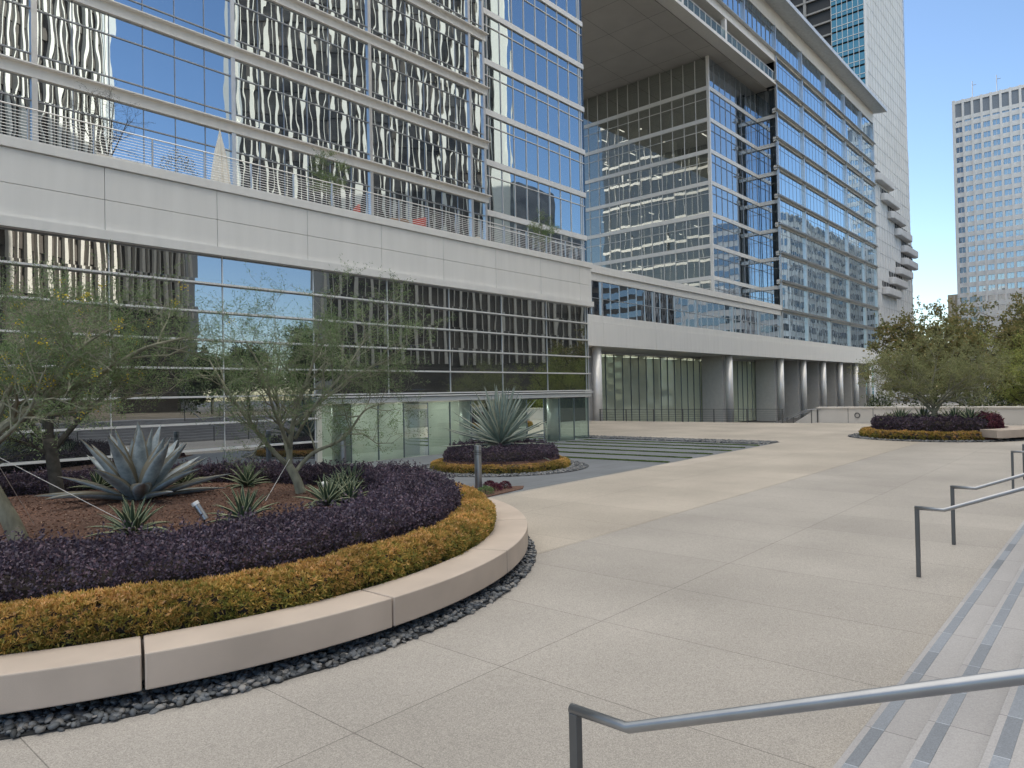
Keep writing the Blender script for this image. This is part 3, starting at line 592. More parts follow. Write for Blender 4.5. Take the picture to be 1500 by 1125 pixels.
def sample_hedge(prof, path, dens, depth=.06, bulge=.04, seed=1):
    pth = np.array([[p[0], p[1], q[0], q[1]] for p, q in path]); pr_ = np.array(prof)
    seg = np.linalg.norm(np.diff(pth[:, :2], axis=0), axis=1); L = seg.sum(); cs = np.r_[0, np.cumsum(seg)]
    ps = np.linalg.norm(np.diff(pr_, axis=0), axis=1); PL = ps.sum(); pc = np.r_[0, np.cumsum(ps)]
    n = int(L*PL*dens); u = RNG.uniform(0, L, n); w = RNG.uniform(0, PL, n)
    c = np.stack([np.interp(u, cs, pth[:, i]) for i in range(4)], 1); o_ = np.interp(w, pc, pr_[:, 0]); z = np.interp(w, pc, pr_[:, 1])
    j = np.clip(np.searchsorted(pc, w)-1, 0, len(ps)-1); t = np.diff(pr_, axis=0)[j]/ps[j][:, None]; no = -t[:, 1]; nz = t[:, 0]
    # outward normal of the section: left side of travel flipped so that it points away from the core
    mid = pr_.mean(0); sg = np.sign((o_-mid[0])*no+(z-mid[1])*nz); sg[sg == 0] = 1; no = no*sg; nz = nz*sg
    Nn = np.stack([c[:, 2]*no, c[:, 3]*no, nz], 1); B = noise1(u*1.3+w*2, seed)*bulge+noise1(u*5.1-w*6, seed+3)*bulge*.6
    Pp = np.stack([c[:, 0]+c[:, 2]*o_, c[:, 1]+c[:, 3]*o_, z], 1)+Nn*(B-RNG.uniform(0, depth, n)+.01)[:, None]
    return Pp, unit(Nn)
def hedge(name, prof, path, mat, dens, kind, label, cat, group, leaf=(.028, .018), seed=1, tall=0, depth=.06, bulge=.04):
    c = path[len(path)//2][0]; T = thing(name, (c[0], c[1], .4), label, cat, group)
    mid = np.array(prof).mean(0); core = [(mid[0]+(o_-mid[0])*.80, max(z-.09, .3) if z > .5 else z) for o_, z in prof]
    co = hedge_core(T, core, path, 'branches')
    Pp, Nn = sample_hedge(prof, path, dens, depth, bulge, seed); n = len(Pp)
    if kind == 'rosette':
        k = 8; Pk = np.repeat(Pp, k, 0); Nk = np.repeat(Nn, k, 0); Dr = unit(Nk*RNG.uniform(.1, .9, (n*k, 1))+rand_dirs(n*k)*.9+np.array([0, 0, .25])); V, F = leaf_quads(Pk, Dr, RNG.uniform(leaf[0]*.7, leaf[0]*1.3, n*k), leaf[1])
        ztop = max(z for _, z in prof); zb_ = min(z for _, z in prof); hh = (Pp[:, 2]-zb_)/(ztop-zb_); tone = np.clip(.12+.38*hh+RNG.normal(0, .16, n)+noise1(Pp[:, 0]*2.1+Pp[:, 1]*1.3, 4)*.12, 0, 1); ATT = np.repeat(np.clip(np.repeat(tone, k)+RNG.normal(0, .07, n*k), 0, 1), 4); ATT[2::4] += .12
        # whole rosettes share a tone: weld by giving one island per rosette is not needed
    else:
        k = 3; Pk = np.repeat(Pp, k, 0)+RNG.normal(0, .012, (n*k, 3)); Nk = np.repeat(Nn, k, 0); Dr = unit(Nk*.45+rand_dirs(n*k)+np.array([0, 0, .2])); V, F = leaf_quads(Pk, Dr, RNG.uniform(leaf[0]*.7, leaf[0]*1.3, n*k), RNG.uniform(leaf[1]*.8, leaf[1]*1.3, n*k))
    if tall:   # loose shoots standing above the clipped top
        m_ = int(tall); sel = RNG.choice(np.where(Nn[:, 2] > .5)[0], m_); vs_ = []; fs_ = []; o0 = len(V)
        for s in sel:
            p = Pp[s]; d = unit(np.array([RNG.normal(0, .35), RNG.normal(0, .35), 1.])); L = RNG.uniform(.06, .22); q = 9
            t = np.linspace(.15, 1, q)[:, None]*L; Ps = p+d*t; Dl = unit(rand_dirs(q)+d*.6); v, f = leaf_quads(Ps, Dl, leaf[0]*1.2, leaf[1]*1.1); vs_.append(v); fs_.append(f+o0); o0 += len(v)
        V = np.concatenate([V]+vs_); F = np.concatenate([F]+fs_)
    npmesh('foliage', V, F, mat, T, attr=ATT if kind == 'rosette' else None); return T
gp = [(-.30, .40), (-.32, .60), (-.22, .72), (0, .76), (.2, .72), (.32, .60), (.29, .42)]
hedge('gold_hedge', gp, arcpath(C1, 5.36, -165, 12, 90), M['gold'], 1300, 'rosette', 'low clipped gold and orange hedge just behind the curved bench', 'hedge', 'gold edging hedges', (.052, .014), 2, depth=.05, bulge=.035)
pp = [(-1, .45), (-1, .85), (-.86, .95), (.80, .98), (1, .88), (1, .45)]
hp = []
for q in range(111):
    a_ = -170+1.56*q; ri = 3.4 if a_ < -75 else (3.4+(a_+75)/45*.7 if a_ < -30 else 4.1+.5*max(0, a_+15)/15); ro = 5.10+max(0, a_+40)/40*.12
    ri = min(ri, ro-.7); cc = (ri+ro)/2; hw_ = (ro-ri)/2; t_ = math.radians(a_); hp.append(((C1[0]+cc*math.cos(t_), C1[1]+cc*math.sin(t_)), (math.cos(t_)*hw_, math.sin(t_)*hw_)))
hedge('purple_hedge', pp, hp, M['purple'], 1500, 'leaf', 'broad dark purple hedge ringing the mulch behind the gold edging', 'hedge', 'purple hedges', (.036, .022), 5, tall=1500, bulge=.055)
bp_ = [(-.5, .45), (-.5, .72), (-.35, .82), (.35, .82), (.5, .72), (.5, .45)]
def linepath(pts, n=20):
    out = []
    for (a, c) in zip(pts[:-1], pts[1:]):
        d = Vector((c[0]-a[0], c[1]-a[1])).normalized(); nn = (d.y, -d.x)
        for i in range(n): out.append(((a[0]+(c[0]-a[0])*i/n, a[1]+(c[1]-a[1])*i/n), nn))
    return out
hedge('purple_hedge', bp_, linepath([(-3, 19.3), (3.5, 19.2), (6.6, 18.7), (8.5, 17.6), (9.5, 15.8), (9.9, 13.8), (9.75, 11.8)]), M['purple'], 900, 'leaf', 'dark purple hedge along the back of the bed in front of the glass wall', 'hedge', 'purple hedges', (.045, .03), 8, tall=700, bulge=.06)
# ---------------------------------------------------------------- rosette plants
def blade(base, direc, L, Wd, curve=.3, thick=.25, segs=9, belly=.35, twist=0., keel=.28):
    """one fleshy leaf: V-channel section with thickness, widest at `belly`"""
    d = Vector(direc).normalized(); up = Vector((0, 0, 1)); side = d.cross(up); side = side.normalized() if side.length > .05 else Vector((1, 0, 0))
    nrm = side.cross(d).normalized(); V = []; F = []; U_ = []
    p = Vector(base); step = L/segs
    for i in range(segs+1):
        t = i/segs
        w = Wd*(.55+.45*math.sin(min(t/belly, 1)*math.pi/2)) if t < belly else Wd*max(0, 1-((t-belly)/(1-belly))**1.7)
        w = max(w, .004)
        k = keel*w
        for (a, h, u) in ((-.5, k, -1), (-.25, k*.25, -.5), (0, 0, 0), (.25, k*.25, .5), (.5, k, 1), (.25, -thick*w*.7, .5), (0, -thick*w, 0), (-.25, -thick*w*.7, -.5)):
            V.append(tuple(p+side*a*w+nrm*h)); U_.append(u)
        d = (d-up*curve/segs*1.0).normalized(); nrm = side.cross(d).normalized(); p = p+d*step
    m_ = 8
    for i in range(segs):
        for k in range(m_): F.append((i*m_+k, i*m_+(k+1) % m_, (i+1)*m_+(k+1) % m_, (i+1)*m_+k))
    return V, F, U_
def rosette(name, c, z, n, L, Wd, mat, label, cat, group, lo=5, hi=85, curve=.3, rj=.1, belly=.35, seed=0, keel=.28, thick=.2, zup=.0):
    T = thing(name, (c[0], c[1], z), label, cat, group); rg = random.Random(seed)
    for i in range(n):
        f = (i+.5)/n; el = math.radians(lo+(hi-lo)*f**.85+rg.uniform(-5, 5)); az = i*2.39996+rg.uniform(-.2, .2); l = L*(1-.12*f)*rg.uniform(.85, 1.1)
        d = (math.cos(az)*math.cos(el), math.sin(az)*math.cos(el), math.sin(el)); r = rj*(1-f*.7)
        V, F, U_ = blade((c[0]+math.cos(az)*r, c[1]+math.sin(az)*r, z+zup*f), d, l, Wd*rg.uniform(.85, 1.12), curve*(1.2-f)*rg.uniform(.4, 1.5), thick, belly=belly, keel=keel)
        npmesh('leaf', np.array(V), np.array(F), mat, T, smooth=True, attr=np.array(U_))
    return T
rosette('blue_agave', (5.95, 15.7), .46, 34, 1.68, .36, M['agave'], 'huge blue-grey agave with broad pointed leaves on the mulch bed', 'agave', 'agaves', lo=6, hi=86, curve=.22, rj=.22, belly=.42, seed=4, keel=.22, thick=.12)
C2 = (17.64+.0, 16.15); C2 = (17.9, 16.3)
rosette('spiky_agave', C2, .72, 88, 1.95, .15, M['agave2'], 'large spiky grey-green agave with narrow stiff leaves in the small round bed', 'agave', 'agaves', lo=-8, hi=88, curve=.10, rj=.2, belly=.3, seed=9, keel=.35, thick=.15, zup=.35)
al = [((4.3, 11.6), 'nearest, at the left above the purple hedge', 1), ((5.9, 11.2), 'single one on open mulch beside the white floodlight', 1), ((7.75, 11.55), 'with a small steel light among its leaves', 1), ((8.7, 12.5), 'right of the tree, rear of the right pair', .95), ((9.3, 12.9), 'furthest right against the purple hedge', 1.05), ((8.3, 15.6), 'behind the tree trunk near the glass wall', .95), ((7.6, 17.3), 'just right of the blue agave', .9), ((6.0, 18.2), 'half hidden behind the blue agave', .9), ((8.25, 11.5), 'low in front of the right pair', .85)]
for i, (c, w_, s) in enumerate(al):
    rosette('striped_agave', c, .46, 36, .66*s, .085, M['aloe'], 'dark green agave with pale leaf edges, '+w_, 'agave', 'small striped agaves in the big bed', lo=8, hi=85, curve=.75, rj=.04, belly=.3, seed=20+i, keel=.3, thick=.12)
# ---------------------------------------------------------------- small round bed 2
T = thing('round_bed', (C2[0], C2[1], 0), 'small round raised bed of dark soil under the spiky agave', 'planter bed')
b = MB(); b.cyl(C2, 2.2, -.05, .35, 48, 1.9); b.build('soil_mound', M['mulch'], T)
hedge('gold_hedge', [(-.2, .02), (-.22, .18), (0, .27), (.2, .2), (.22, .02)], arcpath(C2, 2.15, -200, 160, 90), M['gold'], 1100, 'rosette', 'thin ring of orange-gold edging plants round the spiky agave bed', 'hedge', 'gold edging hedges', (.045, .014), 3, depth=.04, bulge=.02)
hedge('purple_hedge', [(-.6, .3), (-.55, .68), (-.3, .76), (.25, .70), (.40, .55), (.42, .15)], arcpath(C2, 1.52, -200, 160, 80), M['purple'], 800, 'leaf', 'dark purple ring hedge at the foot of the spiky agave', 'hedge', 'purple hedges', (.045, .028), 6, tall=420, bulge=.05)
b = ring_seg(C2, 2.2, 3.0, -180, 180, -.02, .0075, 60); struct('pebble_ring_base', b, M['dark'])
pebbles('river_pebbles', annulus(C2, 2.33, 2.95, -200, 160, 3200, .01, .03), .045, 'grey pebbles ringing the spiky agave bed')
# small wedge bed by the bollard
wedge = [(10.6, 13.0), (12.3, 11.75), (14.0, 12.0), (14.4, 12.3), (13.2, 13.5), (11.6, 14.2)]
b = MB(); b.prism(wedge, 0, .03); tag(b.build('wedge_bed', M['mulch']), 'small wedge of brown soil around the front bollard', 'planter bed')
def blob_plant(name, c, r, h, mat, n, leaf, label, cat, group=None, z0=0.):
    T = thing(name, (c[0], c[1], z0), label, cat, group)
    d = rand_dirs(n); d[:, 2] = np.abs(d[:, 2]); R_ = RNG.uniform(.45, 1, (n, 1))**.5; Pp = d*R_*np.array([r, r, h])+np.array([c[0], c[1], z0+.01]); Dr = unit(d+rand_dirs(n)*.8)
    V, F = leaf_quads(Pp, Dr, RNG.uniform(leaf*.7, leaf*1.3, n), leaf*.5); npmesh('foliage', V, F, mat, T)
    b = MB(); b.tube([(c[0], c[1], z0), (c[0]+.01, c[1], z0+h*.7)], [.02, .008], 6); b.build('stem', M['dbark'], T); return T
for i, (x, y, r, mt_n, w_) in enumerate([(12.2, 12.3, .28, 'palo', 'nearest the gold hedge'), (12.75, 12.15, .22, 'palo', 'in the middle, largest tuft'), (12.5, 12.9, .2, 'palo', 'left of the bollard foot'), (13.3, 12.35, .2, 'redpurple', 'right of the bollard'), (13.75, 12.4, .17, 'redpurple', 'at the tip of the wedge'), (13.6, 12.8, .17, 'redpurple', 'behind the bollard')]):
    blob_plant('ground_cover_plant', (x, y), r, .17, M[mt_n], 500, .045, ('grey-green' if mt_n == 'palo' else 'pinkish')+' low succulent tuft, '+w_, 'plant', 'tufts in the wedge bed', z0=.03)
# grass joints in the paver court and pebble band
gs = []
for k, (a, c) in enumerate([((21.7, 16.9), (21.9, 12.1)), ((23.5, 19.3), (23.7, 12.15)), ((25.3, 20.2), (25.5, 12.2)), ((27.1, 21.2), (27.2, 12.2)), ((28.7, 21.6), (28.8, 12.3)), ((30.2, 21.6), (30.3, 12.3))]):
    n = 9000; t = RNG.uniform(0, 1, (n, 1)); Pp = np.concatenate([np.array(a)*(1-t)+np.array(c)*t, np.full((n, 1), .005)], 1); Pp[:, 0] += RNG.uniform(-.09, .09, n)
    Dr = unit(np.array([0, 0, 1.])+rand_dirs(n)*.6); V, F = leaf_quads(Pp, Dr, RNG.uniform(.03, .065, n), .012)
    tag(npmesh('grass_strip', V, F, M['grass']), 'narrow strip of short green grass between the grey pavers', 'grass', kind='stuff')
b = MB(); b.prism([(31.1, 12.35), (32.7, 12.3), (33.0, 23.5), (31.7, 23.5)], -.1, .013); struct('gravel_band_base', b, M['dark'])
n = 6000; t = RNG.uniform(0, 1, n); s = RNG.uniform(0, 1, n); yy = 12.35+11*t; xl = 31.15+.6*t; xr = 32.72+.25*t
pebbles('river_pebbles', np.stack([xl+(xr-xl)*s, yy, RNG.uniform(.01, .04, n)], 1), .06, 'band of loose grey pebbles along the far edge of the paver court')
# ---------------------------------------------------------------- far bed 3
C3 = (39.2, 7.2)
T = thing('round_bed', (C3[0], C3[1], 0), 'far round raised bed in front of the low plaza wall', 'planter bed')
b = MB(); b.cyl(C3, 2.7, -.05, .45, 48, 2.4); b.build('soil_mound', M['mulch'], T)
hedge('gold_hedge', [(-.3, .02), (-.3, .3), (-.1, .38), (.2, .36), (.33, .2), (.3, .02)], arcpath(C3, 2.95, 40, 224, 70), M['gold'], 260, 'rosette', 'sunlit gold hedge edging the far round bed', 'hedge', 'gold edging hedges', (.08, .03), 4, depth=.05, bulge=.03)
hedge('purple_hedge', [(-.6, .3), (-.6, .88), (-.4, .96), (.3, .93), (.45, .8), (.45, .1)], arcpath(C3, 2.25, -55, 238, 80), M['purple'], 260, 'leaf', 'dark purple hedge of the far round bed', 'hedge', 'purple hedges', (.08, .05), 7, tall=120, bulge=.06)
hedge('red_hedge', [(-.6, .3), (-.6, .88), (-.4, 1.0), (.3, .95), (.45, .8), (.45, .1)], arcpath(C3, 2.25, -120, -57, 36), M['redpurple'], 260, 'leaf', 'reddish hedge at the right end of the far round bed', 'hedge', None, (.08, .05), 9, tall=150, bulge=.06)
for i, (dx, dy, w_) in enumerate([(-.9, 1.2, 'left of the tree'), (-.2, -.9, 'just right of the tree'), (-.6, -1.6, 'furthest right'), (.5, .5, 'behind the trunk')]):
    rosette('striped_agave', (C3[0]+dx-.5, C3[1]+dy), .75, 26, .85, .12, M['aloe'], 'small dark agave in the far round bed, '+w_, 'agave', 'agaves in the far bed', curve=.6, seed=60+i)
o = ring_seg(C3, 2.9, 3.9, -134, -62, .16, .5, 16).build('bench_slab', M['bench'], None, bevel=.01); tag(o, 'pale curved bench slab at the right of the far round bed', 'bench', 'bench slabs round the far bed')
b = ring_seg(C3, 3.0, 3.85, -180, 180, -.02, .008, 60); struct('pebble_ring_base', b, M['dark'])
pebbles('river_pebbles', annulus(C3, 3.15, 3.8, 30, 330, 1300, .01, .03), .07, 'grey pebbles around the far round bed')
# ---------------------------------------------------------------- bollards, lights, rails, guy wires
def bollard(x, y, label, h=1.16):
    T = thing('bollard_light', (x, y, 0), label, 'bollard', 'steel bollard lights'); b = MB(); b.cyl((x, y), .094, 0, h-.26, 28); b.build('post', M['steel'], T, smooth=False)
    for k in range(3): b = MB(); b.cyl((x, y), .096, h-.255+k*.04, h-.233+k*.04, 28); b.build('louvre_ring', M['steel'], T)
    b = MB(); b.cyl((x, y), .085, h-.27, h-.12, 20); b.build('light_core', M['dark'], T)
    b = MB(); b.cyl((x, y), .096, h-.135, h, 28); b.build('cap', M['steel'], T, bevel=.004)
bollard(13.35, 12.97, 'brushed steel bollard between the two round beds'); bollard(13.88, 19.69, 'brushed steel bollard behind the tree beside the glass lobby', 1.3)
def flood(x, y, z, az, label, s=1.):
    T = thing('garden_floodlight', (x, y, z), label, 'floodlight', 'garden floodlights')
    b = MB(); b.tube([(x, y, z), (x, y, z+.12*s)], .015*s, 8); b.build('stake', M['dark'], T)
    d = Vector((math.cos(az)*.55, math.sin(az)*.55, .85)).normalized(); p = Vector((x, y, z+.12*s))
    b = MB(); b.tube([p-d*.05*s, p+d*.24*s], .055*s, 16); b.build('housing', M['steel'], T)
    b = MB(); b.tube([p+d*.24*s, p+d*.30*s], [.064*s, .064*s], 16); b.build('hood', M['white'], T)
flood(5.27, 11.3, .50, 2.3, 'white tilted floodlight on the mulch in the big bed', .95); flood(7.7, 11.5, .5, 1.2, 'small steel floodlight standing inside a striped agave'); flood(8.7, 17.3, .46, 1.5, 'slim dark floodlight in front of the glass wall')
rails = [(2.88, 'nearest steel handrail, rising across the bottom right corner'), (10.42, 'second steel handrail, right of centre'), (12.84, 'third steel handrail, just behind the second'), (20.2, 'fourth steel handrail near the right picture edge'), (22.5, 'furthest steel handrail at the right picture edge')]
def pipe(b, pts, r):
    b.tube(pts, r, 14)
for x, lab in rails:
    T = thing('handrail', (x, 2.15, 0), lab, 'handrail', 'steel handrails on the steps')
    b = MB(); b.box(x-.024, x+.024, 2.125, 2.175, 0, .885); b.build('post', M['dsteel'], T, bevel=.004)
    b = MB(); pipe(b, [(x, 2.175, .9), (x, 1.84, .9), (x, -1.3, .9+3.14*.405), (x, -1.7, .9+3.14*.405)], .026); b.build('rail', M['steel'], T, smooth=True)
    b = MB(); b.box(x-.02, x+.02, -1.52, -1.48, 1.2, 2.15); b.build('post', M['dsteel'], T)
# railing and stairs at the far plaza edge, low wall
T = thing('edge_railing', (50.6, 26, 0), 'thin steel railing at the far plaza edge in front of the green glass lobby', 'railing')
y = 34.4
while y > 18.6: b = MB(); b.box(50.57, 50.63, y-.035, y+.035, 0, 1.0); b.build('post', M['dsteel'], T); y -= 2.6
for k in range(7): b = MB(); b.tube([(50.6, 18.7, .15+.142*k), (50.6, 34.5, .15+.142*k)], .012 if k < 6 else .022, 6); b.build('rail', M['dsteel'], T)
b = MB(); b.box(52.4, 53.0, -25, 16.9, -1.9, 1.0); b.build('x', M['palew'])
bpy.data.objects['x'].name = 'low_wall'; LW = bpy.data.objects['low_wall']; tag(LW, 'long low pale concrete wall behind the far round bed', 'wall')
b = MB(); b.box(52.3, 53.1, -25, 17.0, 1.0, 1.1); b.build('coping', M['palew'], LW, bevel=.01)
b = MB(); [b.box(52.385, 52.4, y_-.012, y_+.012, 0, 1.0) for y_ in (14.9, 13.3, 8.5, 3.6, -1.2)]; b.build('joint', M['dark'], LW)
b = MB(); b.box(51.001, 52.4, -25, 17, -1.9, -.002); struct('plaza_edge', b, M['plaza'])
b = MB(); b.add([(52.4, 19.9, -.9), (52.4, 17.0, 1.0), (52.4, 17.0, -1.9), (52.4, 19.9, -1.9), (53, 19.9, -.9), (53, 17.0, 1.0), (53, 17.0, -1.9), (53, 19.9, -1.9)], [(0, 1, 2, 3), (7, 6, 5, 4), (0, 4, 5, 1), (0, 3, 7, 4)]); tag(b.build('stair_wall', M['palew']), 'sloping pale wall beside the stair down at the end of the low wall', 'wall')
b = MB()
for k in range(7): b.box(51.0, 52.4, 17.0+.42*k, 17.42+.42*k, -1.9, -.12-.17*k)
struct('stair_flight', b, M['plaza'])
for j, (x, w_) in enumerate([(51.05, 'nearer'), (52.3, 'further')]):
    T = thing('stair_handrail', (x, 17.5, 0), w_+' sloping handrail of the stair at the far plaza edge', 'handrail', 'stair handrails'); b = MB(); b.tube([(x, 16.7, .95), (x, 17.2, .95), (x, 20.0, -.2)], .03, 8); b.build('rail', M['steel'], T); b = MB(); b.box(x-.03, x+.03, 16.9, 16.96, 0, .93); b.box(x-.03, x+.03, 18.6, 18.66, -1, .36); b.build('post', M['dsteel'], T)
for j, (y_, w_) in enumerate([(14.3, 'left'), (11.3, 'right')]):
    b = MB(); n_ = 18
    b.tube([(52.36+.0*math.cos(t), y_+.16*math.cos(t), .52+.16*math.sin(t)) for t in np.linspace(0, 2*math.pi, n_)], .03, 6); tag(b.build('ring_mark', M['dsteel']), w_+' dark ring fixed on the low wall left of the far bed', 'ring', 'rings on the low wall')
b = MB(); b.box(52.3, 52.38, 10.0, 10.45, .55, .9); b.box(52.28, 52.30, 10.05, 10.40, .6, .85); tag(b.build('wall_vent', M['louver']), 'small dark square vent under the coping of the low wall', 'vent')
# ---------------------------------------------------------------- trees
def sprays(tips, dirs, n_per, spread, leafL, leafW, up=.2):
    k = len(tips); P0 = np.repeat(tips, n_per, 0); D0 = np.repeat(dirs, n_per, 0)
    t = RNG.uniform(-.6, 1, (len(P0), 1)); Pp = P0+D0*t*spread+RNG.normal(0, spread*.22, P0.shape)
    Dr = unit(D0*.5+rand_dirs(len(P0))+np.array([0, 0, up])); return leaf_quads(Pp, Dr, RNG.uniform(leafL*.6, leafL*1.3, len(P0)), RNG.uniform(leafW*.7, leafW*1.3, len(P0)))
def grow(limbs, rg, lv=3, ntw=(5, 5, 4), ln=(.9, .5, .28), up=.25, wig=.25):
    """limbs: list of (points, r0, r1). Returns branch tubes and tip arrays"""
    tubes = []; tips = []; dirs = []
    def sub(pts, r0_, r1_, level):
        tubes.append((pts, r0_, r1_, level))
        if level >= lv: tips.append(pts[-1]); dirs.append((pts[-1]-pts[0]).normalized()); tips.append((pts[-1]+pts[0])/2); dirs.append((pts[-1]-pts[0]).normalized()); return
        n_ = ntw[level]; tot = len(pts)-1
        for i in range(n_):
            f = .25+.75*(i+rg.random())/n_ if level == 0 else .3+.7*(i+rg.random())/n_
            j = min(int(f*tot), tot-1); q = pts[j].lerp(pts[j+1], f*tot-j); t = (pts[j+1]-pts[j]).normalized()
            d = (t*.55+Vector((rg.gauss(0, 1), rg.gauss(0, 1), rg.gauss(0, .6)))*.6+Vector((0, 0, up))).normalized()
            L = ln[level]*rg.uniform(.6, 1.35); m_ = [q]; dd_ = d
            for s in range(3): dd_ = (dd_+Vector((rg.gauss(0, wig), rg.gauss(0, wig), rg.gauss(0, wig)-.03))).normalized(); m_.append(m_[-1]+dd_*L/3)
            r = max((r0_+(r1_-r0_)*f)*.6, .003); sub(m_, r, max(r*.4, .002), level+1)
    for pts, a, c in limbs: sub([Vector(p) for p in pts], a, c, 0)
    return tubes, np.array([t[:] for t in tips]), np.array([d[:] for d in dirs])
def smooth_pts(pts, n=4):
    P_ = [Vector(p) for p in pts]; out = []
    for i in range(len(P_)-1):
        a = P_[max(i-1, 0)]; b_ = P_[i]; c = P_[i+1]; d = P_[min(i+2, len(P_)-1)]
        for k in range(n):
            t = k/n; out.append(.5*((2*b_)+(c-a)*t+(2*a-5*b_+4*c-d)*t*t+(-a+3*b_-3*c+d)*t**3))
    out.append(P_[-1]); return out
def tree(name, base, trunk, limbs, label, cat, group, seed, leafm, barkm, lv=3, ntw=(6, 5, 4), ln=(1., .5, .28), per=10, spread=.16, leaf=(.035, .010), flowers=0, up=.25):
    """trunk: (points, r0, r1); limbs likewise, points relative to base in (right, away, up) as seen from the plaza"""
    T = thing(name, base, label, cat, group); rg = random.Random(seed)
    bx, by, bz = base; dv = Vector((bx, by, 0)).normalized(); rt = Vector((dv.y, -dv.x, 0))
    def w(p): return Vector(base)+rt*p[0]+dv*p[1]+Vector((0, 0, p[2]))
    L = [([w(q) for q in smooth_pts(pts)], a, c) for pts, a, c in limbs]
    b = MB(); tp = [w(q) for q in smooth_pts(trunk[0])]; k = len(tp); b.tube(tp, [trunk[1]+(trunk[2]-trunk[1])*i/(k-1) for i in range(k)], 12); b.build('trunk', barkm, T, smooth=True)
    tubes, tips, dirs = grow(L, rg, lv, ntw, ln, up)
    b = MB()
    for pts, a, c, lvl in tubes:
        k = len(pts); b.tube(pts, [a+(c-a)*i/(k-1) for i in range(k)], 9 if lvl == 0 else (5 if lvl == 1 else 3), cap=False)
    me = bpy.data.meshes.new('branches'); me.from_pydata(b.v, [], b.f); me.materials.append(barkm); link('branches', me, T)
    V, F = sprays(tips, dirs, per, spread, *leaf); npmesh('crown', V, F, leafm, T)
    if flowers:
        sel = RNG.choice(len(tips), flowers); P0 = np.repeat(tips[sel], 14, 0); Pp = P0+RNG.normal(0, .035, P0.shape); V, F = leaf_quads(Pp, rand_dirs(len(Pp)), .03, .024); tag(npmesh('flowers', V, F, M['yellow'], T), kind='stuff')
    return T
tree('palo_verde_tree', (8.36, 13.41, .44), ([(0, 0, 0), (-.08, .02, .3), (-.24, .05, .62)], .115, .085),
     [([(-.24, .05, .60), (-.20, .1, 1.2), (-.05, .1, 1.9), (.25, .2, 2.7), (.45, .1, 3.6)], .07, .018),
      ([(-.22, .05, .58), (-.55, -.1, .95), (-.95, -.2, 1.5), (-1.4, -.1, 2.2), (-1.8, .1, 2.9)], .06, .014),
      ([(-.16, .05, .42), (.25, .2, .85), (.9, .1, 1.15), (1.35, -.1, 1.75), (1.8, 0, 1.9)], .05, .012),
      ([(-.22, .08, .75), (-.4, .5, 1.5), (-.5, .8, 2.4), (-.4, 1., 3.3)], .05, .012),
      ([(-.1, .1, 1.5), (.6, .3, 2.1), (1.3, .2, 2.6), (2.0, .1, 2.9)], .045, .010),
      ([(-.2, .0, 1.0), (-.5, -.6, 1.8), (-.7, -.9, 2.6), (-1.0, -1.1, 3.2)], .04, .010),
      ([(-.1, .1, 1.2), (.3, -.6, 1.9), (.9, -.9, 2.6), (1.4, -.8, 3.4)], .04, .010)],
     'small feathery grey-green tree with forked trunk in the middle of the big bed', 'tree', 'feathery trees in the big bed', 11, M['palo'], M['bark'], ntw=(10, 6, 4), ln=(.95, .55, .3), per=15, spread=.16, leaf=(.06, .010))
tree('palo_verde_tree', (3.07, 12.6, .44), ([(0, 0, 0), (-.12, .0, .35), (-.30, .02, .75), (-.42, .05, 1.1)], .13, .10),
     [([(-.42, .05, 1.05), (-.3, .1, 1.6), (.35, .2, 2.1), (1.15, .3, 2.55), (1.75, .3, 2.95), (2.4, .3, 3.15)], .085, .016),
      ([(-.42, .05, 1.1), (-.9, .2, 1.8), (-1.2, .2, 2.6), (-1.3, .2, 3.2)], .07, .016),
      ([(-.3, .1, 1.7), (-.1, .3, 2.3), (.2, .4, 2.9), (.1, .4, 3.4)], .05, .012),
      ([(.35, .2, 2.1), (.6, -.1, 2.6), (.9, -.2, 3.0), (1.3, -.2, 3.25)], .04, .010),
      ([(.1, .2, 1.9), (.7, .5, 1.9), (1.4, .8, 2.1), (2.0, .9, 2.2)], .035, .009),
      ([(-.35, .1, 1.4), (.1, -.5, 1.9), (.3, -.8, 2.5)], .04, .01)],
     'leaning feathery tree with yellow flowers at the left picture edge', 'tree', 'feathery trees in the big bed', 12, M['palo'], M['bark'], ntw=(10, 6, 4), ln=(.85, .5, .3), per=16, spread=.15, flowers=90, leaf=(.055, .010))
tree('palo_verde_tree', (4.95, 17.4, .44), ([(0, 0, 0), (-.05, 0, .5), (-.15, 0, 1.3)], .14, .12),
     [([(-.15, 0, 1.2), (-.1, 0, 2.0), (.1, 0, 2.9), (.3, 0, 3.6)], .09, .02), ([(-.12, 0, 1.0), (.5, .1, 1.8), (1.1, .2, 2.4), (1.6, .2, 3.0)], .07, .016), ([(-.15, 0, 1.2), (-.8, .1, 2.0), (-1.5, .2, 2.6), (-1.9, .1, 3.1)], .07, .016), ([(-.1, 0, .9), (-.5, -.1, 1.2), (-1.3, -.2, 1.6)], .04, .012)],
     'feathery tree with dark straight trunk behind the blue agave', 'tree', 'feathery trees in the big bed', 13, M['palo'], M['dbark'], ntw=(9, 6, 4), ln=(.95, .55, .32), per=10, spread=.16, flowers=50, leaf=(.06, .011))
def guy(a, c, label): 
    b = MB(); b.tube([a, c], .005, 6); tag(b.build('guy_wire', M['white']), label, 'guy wire', 'tree guy wires')
guy((2.75, 12.4, 1.75), (4.5, 11.9, .47), 'long white guy wire from the left tree down in front of the blue agave'); guy((2.80, 12.5, 1.6), (3.6, 13.9, .47), 'short pale guy wire left of the blue agave'); guy((8.15, 13.5, 1.2), (7.3, 13.0, .47), 'thin guy wire left of the middle tree')
